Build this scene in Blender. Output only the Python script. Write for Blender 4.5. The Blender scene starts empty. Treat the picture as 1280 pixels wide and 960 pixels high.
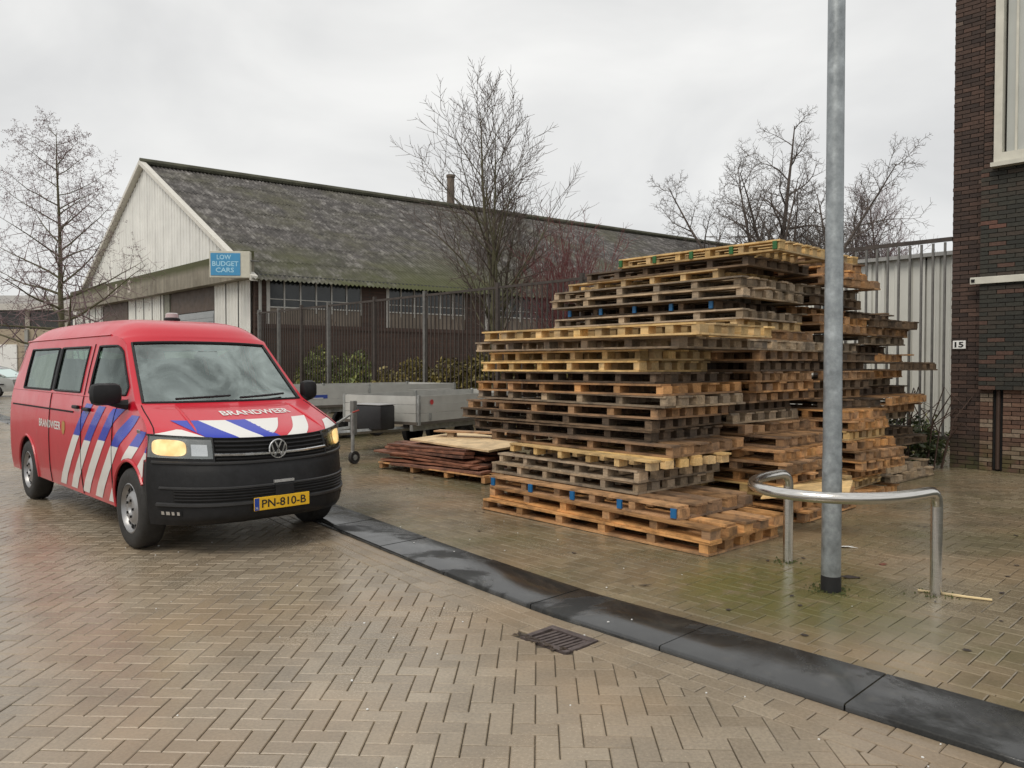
import bpy, bmesh, math, random
import numpy as np
from mathutils import Vector, Matrix

random.seed(7)
SC = bpy.context.scene
COL = SC.collection
R = math.radians

# ------------------------------------------------------------------ camera
cam_d = bpy.data.cameras.new('camera')
cam = bpy.data.objects.new('camera', cam_d)
COL.objects.link(cam)
cam_d.sensor_width = 36.0
cam_d.lens = 36.0 * 960.0 / 1280.0
cam_d.clip_start = 0.05
cam_d.clip_end = 2000
cam.location = (0, 0, 1.55)
cam.rotation_euler = (R(90 - 1.37), 0, 0)
SC.camera = cam

# ------------------------------------------------------------------ sky (overcast)
SUN_EL, SUN_AZ = 52.0, 215.0          # azimuth measured clockwise from +Y
world = bpy.data.worlds.new('World')
SC.world = world
world.use_nodes = True
wn, wl = world.node_tree.nodes, world.node_tree.links
wn.clear()
w_out = wn.new('ShaderNodeOutputWorld')
w_bg = wn.new('ShaderNodeBackground')
sky = wn.new('ShaderNodeTexSky')
sky.sky_type = 'NISHITA'
sky.sun_disc = False
sky.sun_elevation = R(SUN_EL)
sky.sun_rotation = R(SUN_AZ)
sky_dim = wn.new('ShaderNodeVectorMath'); sky_dim.operation = 'SCALE'
sky_dim.inputs['Scale'].default_value = 0.1
wl.new(sky.outputs['Color'], sky_dim.inputs[0])
tc = wn.new('ShaderNodeTexCoord')
mp = wn.new('ShaderNodeMapping'); mp.inputs['Scale'].default_value = (1.6, 1.6, 3.2)
wl.new(tc.outputs['Generated'], mp.inputs['Vector'])
nz = wn.new('ShaderNodeTexNoise')
nz.inputs['Scale'].default_value = 1.5; nz.inputs['Detail'].default_value = 5; nz.inputs['Roughness'].default_value = 0.5
nz.inputs['Distortion'].default_value = 0.5
wl.new(mp.outputs['Vector'], nz.inputs['Vector'])
rp = wn.new('ShaderNodeValToRGB')
rp.color_ramp.elements[0].position = 0.30; rp.color_ramp.elements[0].color = (0.565, 0.565, 0.56, 1)
rp.color_ramp.elements[1].position = 0.68; rp.color_ramp.elements[1].color = (0.76, 0.755, 0.735, 1)
wl.new(nz.outputs['Fac'], rp.inputs['Fac'])
wm = wn.new('ShaderNodeMixRGB'); wm.inputs['Fac'].default_value = 0.94
wl.new(sky_dim.outputs['Vector'], wm.inputs['Color1'])
wl.new(rp.outputs['Color'], wm.inputs['Color2'])
wl.new(wm.outputs['Color'], w_bg.inputs['Color'])
w_bg.inputs['Strength'].default_value = 1.0
wl.new(w_bg.outputs['Background'], w_out.inputs['Surface'])

sun_d = bpy.data.lights.new('sun', 'SUN')
sun_d.energy = 1.3; sun_d.angle = R(30); sun_d.color = (1.0, 0.93, 0.82)
sun = bpy.data.objects.new('sun', sun_d)
COL.objects.link(sun)
sun.rotation_euler = (R(90 - SUN_EL), 0, R(180 - SUN_AZ))
sun.location = (0, -5, 20)

SC.view_settings.view_transform = 'Standard'
SC.view_settings.look = 'None'
SC.view_settings.exposure = 0.35
SC.view_settings.gamma = 1.0
SC.view_settings.use_curve_mapping = False

# ------------------------------------------------------------------ helpers
A46 = R(-46)
CU, SU = math.cos(A46), math.sin(A46)
def W(u, v, z=0.0):                       # street frame (u along the kerb, v away from the road)
    return (u * CU - v * SU, u * SU + v * CU, z)
def to_uv(X, Y):
    return X * CU + Y * SU, -X * SU + Y * CU
STREET = Matrix.Rotation(A46, 4, 'Z')

class MB:
    def __init__(self): self.v = []; self.f = []; self.uv = None
    def add(self, verts, faces):
        b = len(self.v); self.v += [tuple(p) for p in verts]; self.f += [tuple(i + b for i in q) for q in faces]; return self
    def box(self, c, d, rz=0, rot=None, taper=1.0):
        x, y, z = d[0] / 2, d[1] / 2, d[2] / 2
        P = [(-x, -y, -z), (x, -y, -z), (x, y, -z), (-x, y, -z), (-x * taper, -y * taper, z), (x * taper, -y * taper, z), (x * taper, y * taper, z), (-x * taper, y * taper, z)]
        m = rot if rot is not None else Matrix.Rotation(rz, 3, 'Z')
        P = [Vector(c) + m @ Vector(p) for p in P]
        return self.add(P, [(0, 3, 2, 1), (4, 5, 6, 7), (0, 1, 5, 4), (1, 2, 6, 5), (2, 3, 7, 6), (3, 0, 4, 7)])
    def bbox(self, c, d, b=0.01, rz=0, rot=None):   # box with chamfered edges
        x, y, z = d[0] / 2, d[1] / 2, d[2] / 2
        b = min(b, x * .9, y * .9, z * .9)
        bm = bmesh.new(); bmesh.ops.create_cube(bm, size=1)
        for q in bm.verts: q.co = Vector((q.co.x * d[0], q.co.y * d[1], q.co.z * d[2]))
        bmesh.ops.bevel(bm, geom=bm.edges[:], offset=b, segments=2, profile=.5, affect='EDGES')
        m = rot if rot is not None else Matrix.Rotation(rz, 3, 'Z')
        bm.verts.ensure_lookup_table()
        P = [Vector(c) + m @ q.co for q in bm.verts]
        F = [tuple(q.index for q in f.verts) for f in bm.faces]
        bm.free()
        return self.add(P, F)
    def tube(self, pts, rad, n=8, caps=True, closed=False):
        pts = [Vector(p) for p in pts]
        if not hasattr(rad, '__len__'): rad = [rad] * len(pts)
        base = len(self.v); prev = None; N = len(pts)
        for i, p in enumerate(pts):
            if closed: t = pts[(i + 1) % N] - pts[i - 1]
            else: t = pts[min(i + 1, N - 1)] - pts[max(i - 1, 0)]
            if t.length < 1e-9: t = Vector((0, 0, 1))
            t.normalize()
            if prev is None:
                a = Vector((0, 0, 1)) if abs(t.z) < .9 else Vector((1, 0, 0))
                prev = a
            s = prev - t * prev.dot(t)
            if s.length < 1e-6: s = t.orthogonal()
            s.normalize(); prev = s; q = t.cross(s)
            for k in range(n):
                a = 2 * math.pi * k / n
                self.v.append(tuple(p + (s * math.cos(a) + q * math.sin(a)) * rad[i]))
        for i in range(N if closed else N - 1):
            j = (i + 1) % N
            for k in range(n):
                self.f.append((base + i * n + k, base + i * n + (k + 1) % n, base + j * n + (k + 1) % n, base + j * n + k))
        if caps and not closed:
            self.f.append(tuple(base + k for k in range(n))[::-1])
            self.f.append(tuple(base + (N - 1) * n + k for k in range(n)))
        return self
    def lathe(self, prof, n=24, axis='z', c=(0, 0, 0), close=False):
        base = len(self.v); c = Vector(c)
        for (r, h) in prof:
            for k in range(n):
                a = 2 * math.pi * k / n
                p = (r * math.cos(a), r * math.sin(a), h) if axis == 'z' else (r * math.cos(a), h, r * math.sin(a))
                self.v.append(tuple(c + Vector(p)))
        M = len(prof)
        for i in range(M if close else M - 1):
            j = (i + 1) % M
            for k in range(n):
                q = (base + i * n + k, base + i * n + (k + 1) % n, base + j * n + (k + 1) % n, base + j * n + k)
                self.f.append(q if axis == 'z' else q[::-1])
        return self
    def grid(self, rows):                 # rows: list of equal-length lists of points
        base = len(self.v); n = len(rows[0])
        for r in rows: self.v += [tuple(p) for p in r]
        for i in range(len(rows) - 1):
            for j in range(n - 1):
                self.f.append((base + i * n + j, base + i * n + j + 1, base + (i + 1) * n + j + 1, base + (i + 1) * n + j))
        return self
    def mesh(self, name, mat, smooth=False, weld=False, fix=False):
        me = bpy.data.meshes.new(name)
        me.from_pydata(self.v, [], self.f)
        if weld or fix:
            bm = bmesh.new(); bm.from_mesh(me)
            if weld: bmesh.ops.remove_doubles(bm, verts=bm.verts[:], dist=0.0008)
            if fix: bmesh.ops.recalc_face_normals(bm, faces=bm.faces[:])
            bm.to_mesh(me); bm.free()
        if mat is not None: me.materials.append(mat)
        if smooth:
            me.polygons.foreach_set('use_smooth', [True] * len(me.polygons))
            if smooth != 'all':
                me.set_sharp_from_angle(angle=R(40))
        me.update()
        return me
    def build(self, name, mat, parent=None, smooth=False, weld=False, fix=False):
        return link(name, self.mesh(name, mat, smooth, weld, fix), parent)

def link(name, data, parent=None):
    o = bpy.data.objects.new(name, data); COL.objects.link(o)
    if parent is not None: o.parent = parent
    return o
def tag(o, label=None, cat=None, group=None, kind=None):
    if label: o['label'] = label
    if cat: o['category'] = cat
    if group: o['group'] = group
    if kind: o['kind'] = kind
    return o
def thing(name, label, cat, loc=(0, 0, 0), rz=0.0, group=None):
    o = link(name, None); o.empty_display_size = .2
    o.location = loc; o.rotation_euler = (0, 0, rz)
    return tag(o, label, cat, group)
def copy_tree(o, parent=None):
    c = o.copy(); COL.objects.link(c); c.parent = parent
    for ch in list(o.children): copy_tree(ch, c)
    return c

# ------------------------------------------------------------------ materials
class NT:
    def __init__(self, name):
        self.m = bpy.data.materials.new(name); self.m.use_nodes = True
        self.n, self.l = self.m.node_tree.nodes, self.m.node_tree.links
        self.b = self.n['Principled BSDF']; self.out = self.n['Material Output']
        self.pos = None
    def new(self, t, **k):
        q = self.n.new(t)
        for a, b in k.items(): setattr(q, a, b)
        return q
    def coord(self, kind='world'):
        if kind == 'world': return self.new('ShaderNodeNewGeometry').outputs['Position']
        return self.new('ShaderNodeTexCoord').outputs['Object']
    def mapped(self, vec, scale=(1, 1, 1), rot=(0, 0, 0), loc=None):
        q = self.new('ShaderNodeMapping'); q.inputs['Scale'].default_value = scale; q.inputs['Rotation'].default_value = rot
        if loc is not None: q.inputs['Location'].default_value = loc
        self.l.new(vec, q.inputs['Vector']); return q.outputs['Vector']
    def noise(self, vec, scale, detail=4, rough=.55, dist=0):
        q = self.new('ShaderNodeTexNoise'); q.inputs['Scale'].default_value = scale; q.inputs['Detail'].default_value = detail
        q.inputs['Roughness'].default_value = rough; q.inputs['Distortion'].default_value = dist
        self.l.new(vec, q.inputs['Vector']); return q.outputs['Fac']
    def ramp(self, fac, stops):
        q = self.new('ShaderNodeValToRGB'); e = q.color_ramp.elements
        while len(e) < len(stops): e.new(.5)
        for i, (p, c) in enumerate(stops):
            e[i].position = p; e[i].color = (*c, 1) if hasattr(c, '__len__') else (c, c, c, 1)
        self.l.new(fac, q.inputs['Fac']); return q.outputs['Color']
    def mix(self, fac, a, b, mode='MIX'):
        q = self.new('ShaderNodeMixRGB', blend_type=mode)
        for s, v in ((q.inputs['Fac'], fac), (q.inputs['Color1'], a), (q.inputs['Color2'], b)):
            if isinstance(v, (int, float)): s.default_value = v if s.type == 'VALUE' else (v, v, v, 1)
            elif isinstance(v, tuple): s.default_value = (*v, 1)
            else: self.l.new(v, s)
        return q.outputs['Color']
    def math(self, op, a, b=0.0, c=None, clamp=False):
        q = self.new('ShaderNodeMath', operation=op); q.use_clamp = clamp
        for i, v in enumerate((a, b, c)):
            if v is None: continue
            if isinstance(v, (int, float)): q.inputs[i].default_value = v
            else: self.l.new(v, q.inputs[i])
        return q.outputs[0]
    def set(self, **k):
        for a, v in k.items():
            s = self.b.inputs[a.replace('_', ' ')]
            if isinstance(v, tuple): s.default_value = (*v, 1)
            elif isinstance(v, (int, float)): s.default_value = v
            else: self.l.new(v, s)
        return self
    def bump(self, h, strength=.3, dist=.01):
        q = self.new('ShaderNodeBump'); q.inputs['Strength'].default_value = strength; q.inputs['Distance'].default_value = dist
        self.l.new(h, q.inputs['Height']); self.l.new(q.outputs['Normal'], self.b.inputs['Normal']); return self
    def rnd(self): return self.new('ShaderNodeObjectInfo').outputs['Random']
    def attr(self, n='rnd'):
        q = self.new('ShaderNodeAttribute'); q.attribute_name = n; return q.outputs['Fac']
    def sep(self, vec):
        q = self.new('ShaderNodeSeparateXYZ'); self.l.new(vec, q.inputs[0]); return q.outputs

MATS = {}
def plain(name, col, rough=.5, metal=0.0, var=.12, scale=6.0, bump=0.0, coat=0.0, coord='object'):
    if name in MATS: return MATS[name]
    t = NT(name); p = t.coord(coord)
    n = t.noise(p, scale, 5, .6)
    c = t.ramp(n, [(.3, tuple(x * (1 - var) for x in col)), (.7, tuple(min(1, x * (1 + var)) for x in col))])
    t.set(Base_Color=c, Metallic=metal, Coat_Weight=coat)
    r = t.ramp(t.noise(p, scale * 2.3, 3), [(.3, max(0, rough - .08)), (.7, min(1, rough + .08))])
    t.set(Roughness=r)
    if bump: t.bump(t.noise(p, scale * 4, 4), bump, .01)
    MATS[name] = t.m
    return t.m

def m_paver(name, c_lo, c_mid, c_hi, moss=False):
    t = NT(name); p = t.coord('world'); a = t.attr()
    base = t.ramp(a, [(0, c_lo), (.5, c_mid), (1, c_hi)])
    fine = t.noise(p, 60, 4, .7); big = t.noise(p, .55, 4, .6, .4); mid = t.noise(p, 3.2, 4, .6)
    base = t.mix(.75, base, t.ramp(fine, [(.3, .72), (.7, 1.22)]), 'MULTIPLY')
    base = t.mix(.8, base, t.ramp(big, [(.3, .70), (.65, 1.16)]), 'MULTIPLY')
    base = t.mix(.6, base, t.ramp(mid, [(.3, .80), (.7, 1.15)]), 'MULTIPLY')
    warm = t.ramp(t.noise(p, .8, 3, .5), [(.45, 0.0), (.7, .5)])
    base = t.mix(warm, base, (.33, .225, .13))
    if moss:
        q = t.new('ShaderNodeVectorMath', operation='DISTANCE'); q.inputs[1].default_value = (1.85, 5.2, 0.04); t.l.new(p, q.inputs[0])
        near = t.ramp(q.outputs['Value'], [(.45, 1.0), (1.15, 0.0)])
        near.node.color_ramp.interpolation = 'EASE'
        mossm = t.math('MULTIPLY', t.ramp(t.noise(p, 5, 5, .7), [(.30, 0.0), (.50, 1.0)]), near)
        base = t.mix(t.math('MULTIPLY', mossm, .7), base, (.105, .11, .022))
        m2 = t.ramp(t.noise(p, .7, 5, .65), [(.46, 0.0), (.66, .62)])
        base = t.mix(m2, base, (.125, .118, .055))
    wet = t.ramp(t.noise(p, .45, 4, .6, .6), [(.34, .07), (.50, .19), (.70, .36)])
    wet = t.mix(.35, wet, t.ramp(fine, [(.2, .10), (.8, .45)]))
    t.set(Base_Color=base, Roughness=wet)
    t.b.inputs['Specular IOR Level'].default_value = .5
    t.bump(t.noise(p, 160, 3, .7), .25, .002)
    return t.m
M_ROAD = m_paver('road_paver', (.258, .211, .153), (.290, .240, .176), (.325, .272, .202))
M_YARD = m_paver('yard_paver', (.172, .138, .088), (.205, .166, .108), (.238, .196, .130), moss=True)

def m_joint(name, c):
    t = NT(name); p = t.coord('world')
    t.set(Base_Color=t.ramp(t.noise(p, 30, 4), [(.3, tuple(x * .6 for x in c)), (.7, c)]), Roughness=.75)
    return t.m
M_JOINT = m_joint('paver_joint', (.105, .085, .060))
M_JOINT_Y = m_joint('yard_joint', (.055, .052, .032))

def m_far_paving(name, lo, hi):
    t = NT(name); p = t.coord('world')
    b = t.new('ShaderNodeTexBrick'); b.inputs['Scale'].default_value = 5.0
    b.inputs['Color1'].default_value = (*lo, 1); b.inputs['Color2'].default_value = (*hi, 1); b.inputs['Mortar'].default_value = (.09, .075, .055, 1)
    b.inputs['Mortar Size'].default_value = .02; b.inputs['Brick Width'].default_value = 1.0; b.inputs['Row Height'].default_value = .5
    t.l.new(p, b.inputs['Vector'])
    c = t.mix(.8, b.outputs['Color'], t.ramp(t.noise(p, .5, 4), [(.3, .72), (.7, 1.15)]), 'MULTIPLY')
    t.set(Base_Color=c, Roughness=t.ramp(t.noise(p, .4, 4), [(.3, .16), (.7, .48)]))
    return t.m
M_FARROAD = m_far_paving('far_road_paving', (.24, .19, .13), (.31, .25, .175))
M_FARYARD = m_far_paving('far_yard_paving', (.20, .165, .115), (.27, .225, .16))

def m_slab():
    t = NT('kerb_stone'); p = t.coord('world')
    fine = t.noise(p, 90, 4, .7)
    c = t.ramp(t.noise(p, 2.5, 5, .6), [(.3, (.012, .012, .012)), (.7, (.032, .033, .032))])
    c = t.mix(.8, c, t.ramp(fine, [(.3, .6), (.6, 1.2), (.78, 2.6)]), 'MULTIPLY')
    grit = t.ramp(t.noise(p, 7, 5, .7), [(.55, 0.0), (.75, .35)])
    c = t.mix(grit, c, (.11, .10, .08))
    pud = t.noise(t.mapped(p, loc=(3.1, 1.7, 0)), 1.15, 6, .62, .9)
    r = t.ramp(pud, [(.40, .12), (.51, .20), (.56, .46), (.7, .6)])
    t.set(Base_Color=c, Roughness=r)
    t.set(Specular_IOR_Level=t.ramp(pud, [(.50, 1.0), (.57, .3)]))
    h = t.mix(t.ramp(pud, [(.42, 0.0), (.58, 1.0)]), .5, fine)
    t.bump(h, .35, .003)
    return t.m
M_SLAB = m_slab()

def m_wood(name, lo, hi, dark=.45):
    t = NT(name); p = t.coord('object'); r = t.rnd()
    q = t.new('ShaderNodeVectorMath', operation='ADD'); t.l.new(p, q.inputs[0])
    cmb = t.new('ShaderNodeCombineXYZ'); t.l.new(t.math('MULTIPLY', r, 37.0), cmb.inputs[0]); t.l.new(t.math('MULTIPLY', r, 91.0), cmb.inputs[1])
    t.l.new(cmb.outputs[0], q.inputs[1])
    v = q.outputs[0]
    g = t.noise(t.mapped(v, (2.2, 26, 26)), 2.0, 5, .62, .6)
    c = t.ramp(g, [(.25, lo), (.75, hi)])
    shade = t.ramp(r, [(0, .50), (.5, .92), (1, 1.30)])
    c = t.mix(1.0, c, shade, 'MULTIPLY')
    stain = t.ramp(t.noise(v, 3.4, 5, .7, .5), [(.38, dark * .8), (.56, 1.05)])
    c = t.mix(.9, c, stain, 'MULTIPLY')
    grey = t.math('MULTIPLY', t.math('FRACT', t.math('MULTIPLY', r, 7.31)), .14)
    lum = t.mix(grey, c, tuple(.30 * hi[0] + .59 * hi[1] + .11 * hi[2] for _ in range(3)))
    t.set(Base_Color=lum, Roughness=.66)
    t.b.inputs['Specular IOR Level'].default_value = .35
    t.bump(g, .35, .004)
    return t.m
WOOD = {
    'pale yellow': m_wood('fresh_wood', (.55, .335, .11), (.80, .56, .25), .7),
    'orange brown': m_wood('orange_wood', (.40, .185, .058), (.68, .37, .145)),
    'brown': m_wood('brown_wood', (.26, .135, .058), (.51, .30, .145)),
    'weathered grey': m_wood('grey_wood', (.26, .182, .108), (.56, .43, .285)),
    'dark': m_wood('dark_wood', (.085, .052, .028), (.22, .15, .092)),
}
M_BARK_BOARD = m_wood('redbrown_board', (.15, .06, .036), (.34, .155, .095))
M_PLY = m_wood('plywood_sheet', (.60, .42, .22), (.78, .60, .36), .8)

def m_galv(name, base=(.33, .355, .365), metal=.7, rough=.42):
    t = NT(name); p = t.coord('object')
    v = t.new('ShaderNodeTexVoronoi'); v.inputs['Scale'].default_value = 26; t.l.new(t.mapped(p, (1, 1, .55)), v.inputs['Vector'])
    s = t.math('MULTIPLY', v.outputs['Distance'], 1.0)
    n = t.noise(p, 9, 5, .7)
    c = t.ramp(n, [(.32, tuple(x * .62 for x in base)), (.55, base), (.72, tuple(min(1, x * 1.45) for x in base))])
    c = t.mix(.35, c, t.ramp(s, [(.0, .8), (.6, 1.2)]), 'MULTIPLY')
    t.set(Base_Color=c, Metallic=metal, Roughness=t.ramp(n, [(.3, rough - .1), (.7, rough + .15)]))
    return t.m
M_GALV = m_galv('galvanised_steel')
M_GALV2 = m_galv('dull_galvanised', (.34, .35, .34), .5, .5)
def m_steel():
    t = NT('brushed_stainless'); p = t.coord('object')
    n = t.noise(t.mapped(p, (3, 3, 40)), 6, 4, .6)
    t.set(Base_Color=t.ramp(n, [(.3, (.58, .56, .53)), (.7, (.74, .72, .68))]), Metallic=1.0, Roughness=t.ramp(n, [(.3, .15), (.7, .27)]))
    return t.m
M_STEEL = m_steel()
M_ALU = plain('aluminium_panel', (.50, .50, .47), .45, .25, var=.12, scale=3)
M_BLACK = plain('black_plastic', (.012, .012, .013), .5, var=.3, scale=14, bump=.08)
M_BLACK.node_tree.nodes['Principled BSDF'].inputs['Specular IOR Level'].default_value = .3
M_RUBBER = plain('tyre_rubber', (.02, .019, .018), .72, var=.3, scale=20, bump=.1)
M_DARK = plain('dark_void', (.006, .006, .006), .9)
M_WHITE = plain('white_paint', (.78, .78, .76), .35, var=.04)

def box_obj(name, c, d, mat, parent=None, rz=0, bevel=0, rot=None, smooth=False):
    m = MB()
    if bevel: m.bbox(c, d, bevel, rz, rot)
    else: m.box(c, d, rz, rot)
    return m.build(name, mat, parent, smooth)

def text_mesh(txt, size=1.0, bold=0.0):
    """flat letters as (verts, faces) in the XY plane, left aligned at 0"""
    cu = bpy.data.curves.new('lettering', 'FONT'); cu.body = txt; cu.size = size; cu.offset = bold; cu.resolution_u = 3
    o = bpy.data.objects.new('lettering', cu); COL.objects.link(o)
    dg = bpy.context.evaluated_depsgraph_get(); dg.update()
    me = bpy.data.meshes.new_from_object(o.evaluated_get(dg))
    V = [tuple(v.co) for v in me.vertices]; F = [tuple(p.vertices) for p in me.polygons]
    bpy.data.objects.remove(o); bpy.data.meshes.remove(me); bpy.data.curves.remove(cu)
    x0 = min(v[0] for v in V); x1 = max(v[0] for v in V); y0 = min(v[1] for v in V); y1 = max(v[1] for v in V)
    return [((v[0] - x0) / (x1 - x0), (v[1] - y0) / (y1 - y0)) for v in V], F, (x1 - x0, y1 - y0)

# ================================================================== GROUND
YZ = 0.022                                   # level of the yard paving
def kerb_out(u):
    d = max(0.0, -u - 3.2)
    return 3.45 + (0.09 * d ** 1.19 if d < 4.2 else 0.09 * 4.2 ** 1.19 + (d - 4.2) * .035)
KW = 0.5
def kerb_in(u): return kerb_out(u) + KW

g = MB(); S = 900
g.add([(-S, -S, -.09), (S, -S, -.09), (S, S, -.09), (-S, S, -.09)], [(0, 1, 2, 3)])
tag(g.build('ground', m_far_paving('far_ground', (.13, .125, .115), (.17, .165, .15))), kind='structure')

us = [-70 + i * 1.0 for i in range(50)] + [-20 + i * .25 for i in range(121)]
m = MB(); m.grid([[W(u, -14, -.010) for u in us], [W(u, kerb_out(u), -.010) for u in us]])
road = tag(m.build('road', M_JOINT), kind='structure')
m = MB(); m.grid([[W(u, kerb_in(u) - .02, YZ - .011) for u in us], [W(u, 34, YZ - .011) for u in us]])
yard = tag(m.build('pavement', M_JOINT_Y), kind='structure')

# far paving sheets (beyond the modelled bricks the material takes over)
BR_FAR = 19.0
def far_sheet(name, v0f, v1f, z, mat, parent):
    m = MB(); rows = []
    for u in us:
        a = max(v0f(u), (BR_FAR + u * -SU) / CU if False else v0f(u))
        rows.append(u)
    A = []; B = []
    for u in us:
        # world Y = u*SU + v*CU  > BR_FAR
        vmin = (BR_FAR - u * SU) / CU
        lo = min(max(v0f(u), vmin), v1f(u)); A.append(W(u, lo, z)); B.append(W(u, v1f(u), z))
    m.grid([A, B])
    o = m.build(name, mat, parent)
    return o
far_sheet('far_paving', lambda u: -14, lambda u: kerb_out(u), -.003, M_FARROAD, road)
far_sheet('far_paving', lambda u: kerb_in(u), lambda u: 33.9, YZ - .003, M_FARYARD, yard)

DRAIN = (-2.92, 3.19)                       # u, v of the gully grate
DR_U, DR_V = .175, .135

def clip_poly(P, n, d):                     # keep n.p <= d
    out = []
    for i in range(len(P)):
        a, b = P[i], P[(i + 1) % len(P)]
        da = n[0] * a[0] + n[1] * a[1] - d; db = n[0] * b[0] + n[1] * b[1] - d
        if da <= 0: out.append(a)
        if (da < 0 < db) or (db < 0 < da):
            t = da / (da - db); out.append((a[0] + (b[0] - a[0]) * t, a[1] + (b[1] - a[1]) * t))
    return out

def rect(cx, cy, lx, ly, ang):
    c, s = math.cos(ang), math.sin(ang)
    return [(cx + x * c - y * s, cy + x * s + y * c) for x, y in ((-lx / 2, -ly / 2), (lx / 2, -ly / 2), (lx / 2, ly / 2), (-lx / 2, ly / 2))]

def herring(ang, BL, BW, cx, cy, rad):
    """herringbone brick centres (world XY), 2:1 bricks, axes turned by ang"""
    out = []; n = int(rad / BW) + 4
    c, s = math.cos(ang), math.sin(ang)
    for j in range(-n, n):
        for i in range(-n, n):
            k = (i - j) % 4
            # cell (i,j) of size BW; brick H starts at k==0, brick V starts at k==3
            if k == 0: x, y, a = (i + 1) * BW, (j + .5) * BW, 0
            elif k == 3: x, y, a = (i + .5) * BW, (j + 1) * BW, math.pi / 2
            else: continue
            if abs(x) > rad or abs(y) > rad: continue
            out.append((cx + x * c - y * s, cy + x * s + y * c, a + ang))
    return out

def in_view(X, Y, margin=.5, near=2.6):
    return Y > near and abs(X) < .69 * Y + margin and Y < BR_FAR

GAP, CH, CHZ = .0021, .0040, .0036
def brick_geo(P, z, tilt=(0, 0)):
    """a paver from its outline: chamfered top, z is its top"""
    n = len(P); cx = sum(p[0] for p in P) / n; cy = sum(p[1] for p in P) / n
    def inset(d):
        Q = []
        for i in range(n):
            a, b, c = P[i - 1], P[i], P[(i + 1) % n]
            e1 = (b[0] - a[0], b[1] - a[1]); e2 = (c[0] - b[0], c[1] - b[1])
            l1 = math.hypot(*e1) or 1; l2 = math.hypot(*e2) or 1
            n1 = (-e1[1] / l1, e1[0] / l1); n2 = (-e2[1] / l2, e2[0] / l2)
            k = 1 + n1[0] * n2[0] + n1[1] * n2[1]
            if k < .25: k = .25
            Q.append((b[0] + d * (n1[0] + n2[0]) / k, b[1] + d * (n1[1] + n2[1]) / k))
        return Q
    A = inset(GAP); B = inset(GAP + CH)
    zz = lambda p, dz: z + dz + tilt[0] * (p[0] - cx) + tilt[1] * (p[1] - cy)
    V = [(p[0], p[1], zz(p, -.014)) for p in A] + [(p[0], p[1], zz(p, -CHZ)) for p in A] + [(p[0], p[1], zz(p, 0)) for p in B]
    F = []
    for i in range(n):
        j = (i + 1) % n
        F.append((i, j, n + j, n + i)); F.append((n + i, n + j, 2 * n + j, 2 * n + i))
    F.append(tuple(range(2 * n, 3 * n)))
    return V, F
def area(P):
    return .5 * abs(sum(P[i][0] * P[(i + 1) % len(P)][1] - P[(i + 1) % len(P)][0] * P[i][1] for i in range(len(P))))

def rnd_mesh(name, V, F, R_, mat):
    me = bpy.data.meshes.new(name); me.from_pydata(V, [], F); me.materials.append(mat)
    at = me.attributes.new('rnd', 'FLOAT', 'FACE'); at.data.foreach_set('value', R_)
    me.update(); return me

def lay(polys, z, mat, parent, name, restname, nmax=300, zj=.0013):
    """polys: list of outlines. The nmax nearest become objects, the others one mesh"""
    rng = random.Random(11)
    key = []
    for P in polys:
        cx = sum(p[0] for p in P) / len(P); cy = sum(p[1] for p in P) / len(P)
        vis = abs(cx) < .667 * cy and cy > 2.98
        key.append((0 if vis else 1, cy))
    order = sorted(range(len(polys)), key=lambda i: key[i])
    RV, RF, RR = [], [], []
    for rank, i in enumerate(order):
        P = polys[i]; r = rng.random(); zz = z + rng.uniform(-zj, zj)
        tl = (rng.uniform(-.009, .009), rng.uniform(-.009, .009))
        if rank < nmax:
            cx = sum(p[0] for p in P) / len(P); cy = sum(p[1] for p in P) / len(P)
            V, F = brick_geo([(p[0] - cx, p[1] - cy) for p in P], 0, tl)
            o = link(name, rnd_mesh(name, V, F, [r] * len(F), mat), parent); o.location = (cx, cy, zz)
        else:
            V, F = brick_geo(P, zz, tl); b = len(RV)
            RV += V; RF += [tuple(q + b for q in f) for f in F]; RR += [r] * len(F)
    o = link(restname, rnd_mesh(restname, RV, RF, RR, mat), parent); o['kind'] = 'stuff'
    return o

# road: herringbone, with four courses laid along the kerb
ROWS = 3; RWD = .105
def cut_line(u):                            # boundary of the herringbone in v
    return kerb_out(u) - ROWS * RWD
polys = []
ang = R(-2.0)
for (x, y, a) in herring(ang, .20, .10, 0, 9, 14):
    if not in_view(x, y): continue
    P = rect(x, y, .20, .10, a)
    u, v = to_uv(x, y)
    if v > cut_line(u) + .12: continue
    if v > cut_line(u) - .14:
        du = .05; sl = (cut_line(u + du) - cut_line(u - du)) / (2 * du)
        nu, nv = -sl, 1.0                   # v - sl*u <= c
        cc = cut_line(u) - sl * u
        nx, ny = nu * CU - nv * SU, nu * SU + nv * CU
        P = clip_poly(P, (nx, ny), cc)
        if len(P) < 3 or area(P) < .0012: continue
    if abs(u - DRAIN[0]) < DR_U + .03 and abs(v - DRAIN[1]) < DR_V + .02:
        nv, d = -1.0, -(DRAIN[1] + 0)
        P2 = clip_poly(P, (-SU, CU), DRAIN[1] - DR_V - .01)
        if len(P2) < 3 or area(P2) < .002: continue
        P = P2
    polys.append(P)
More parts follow.
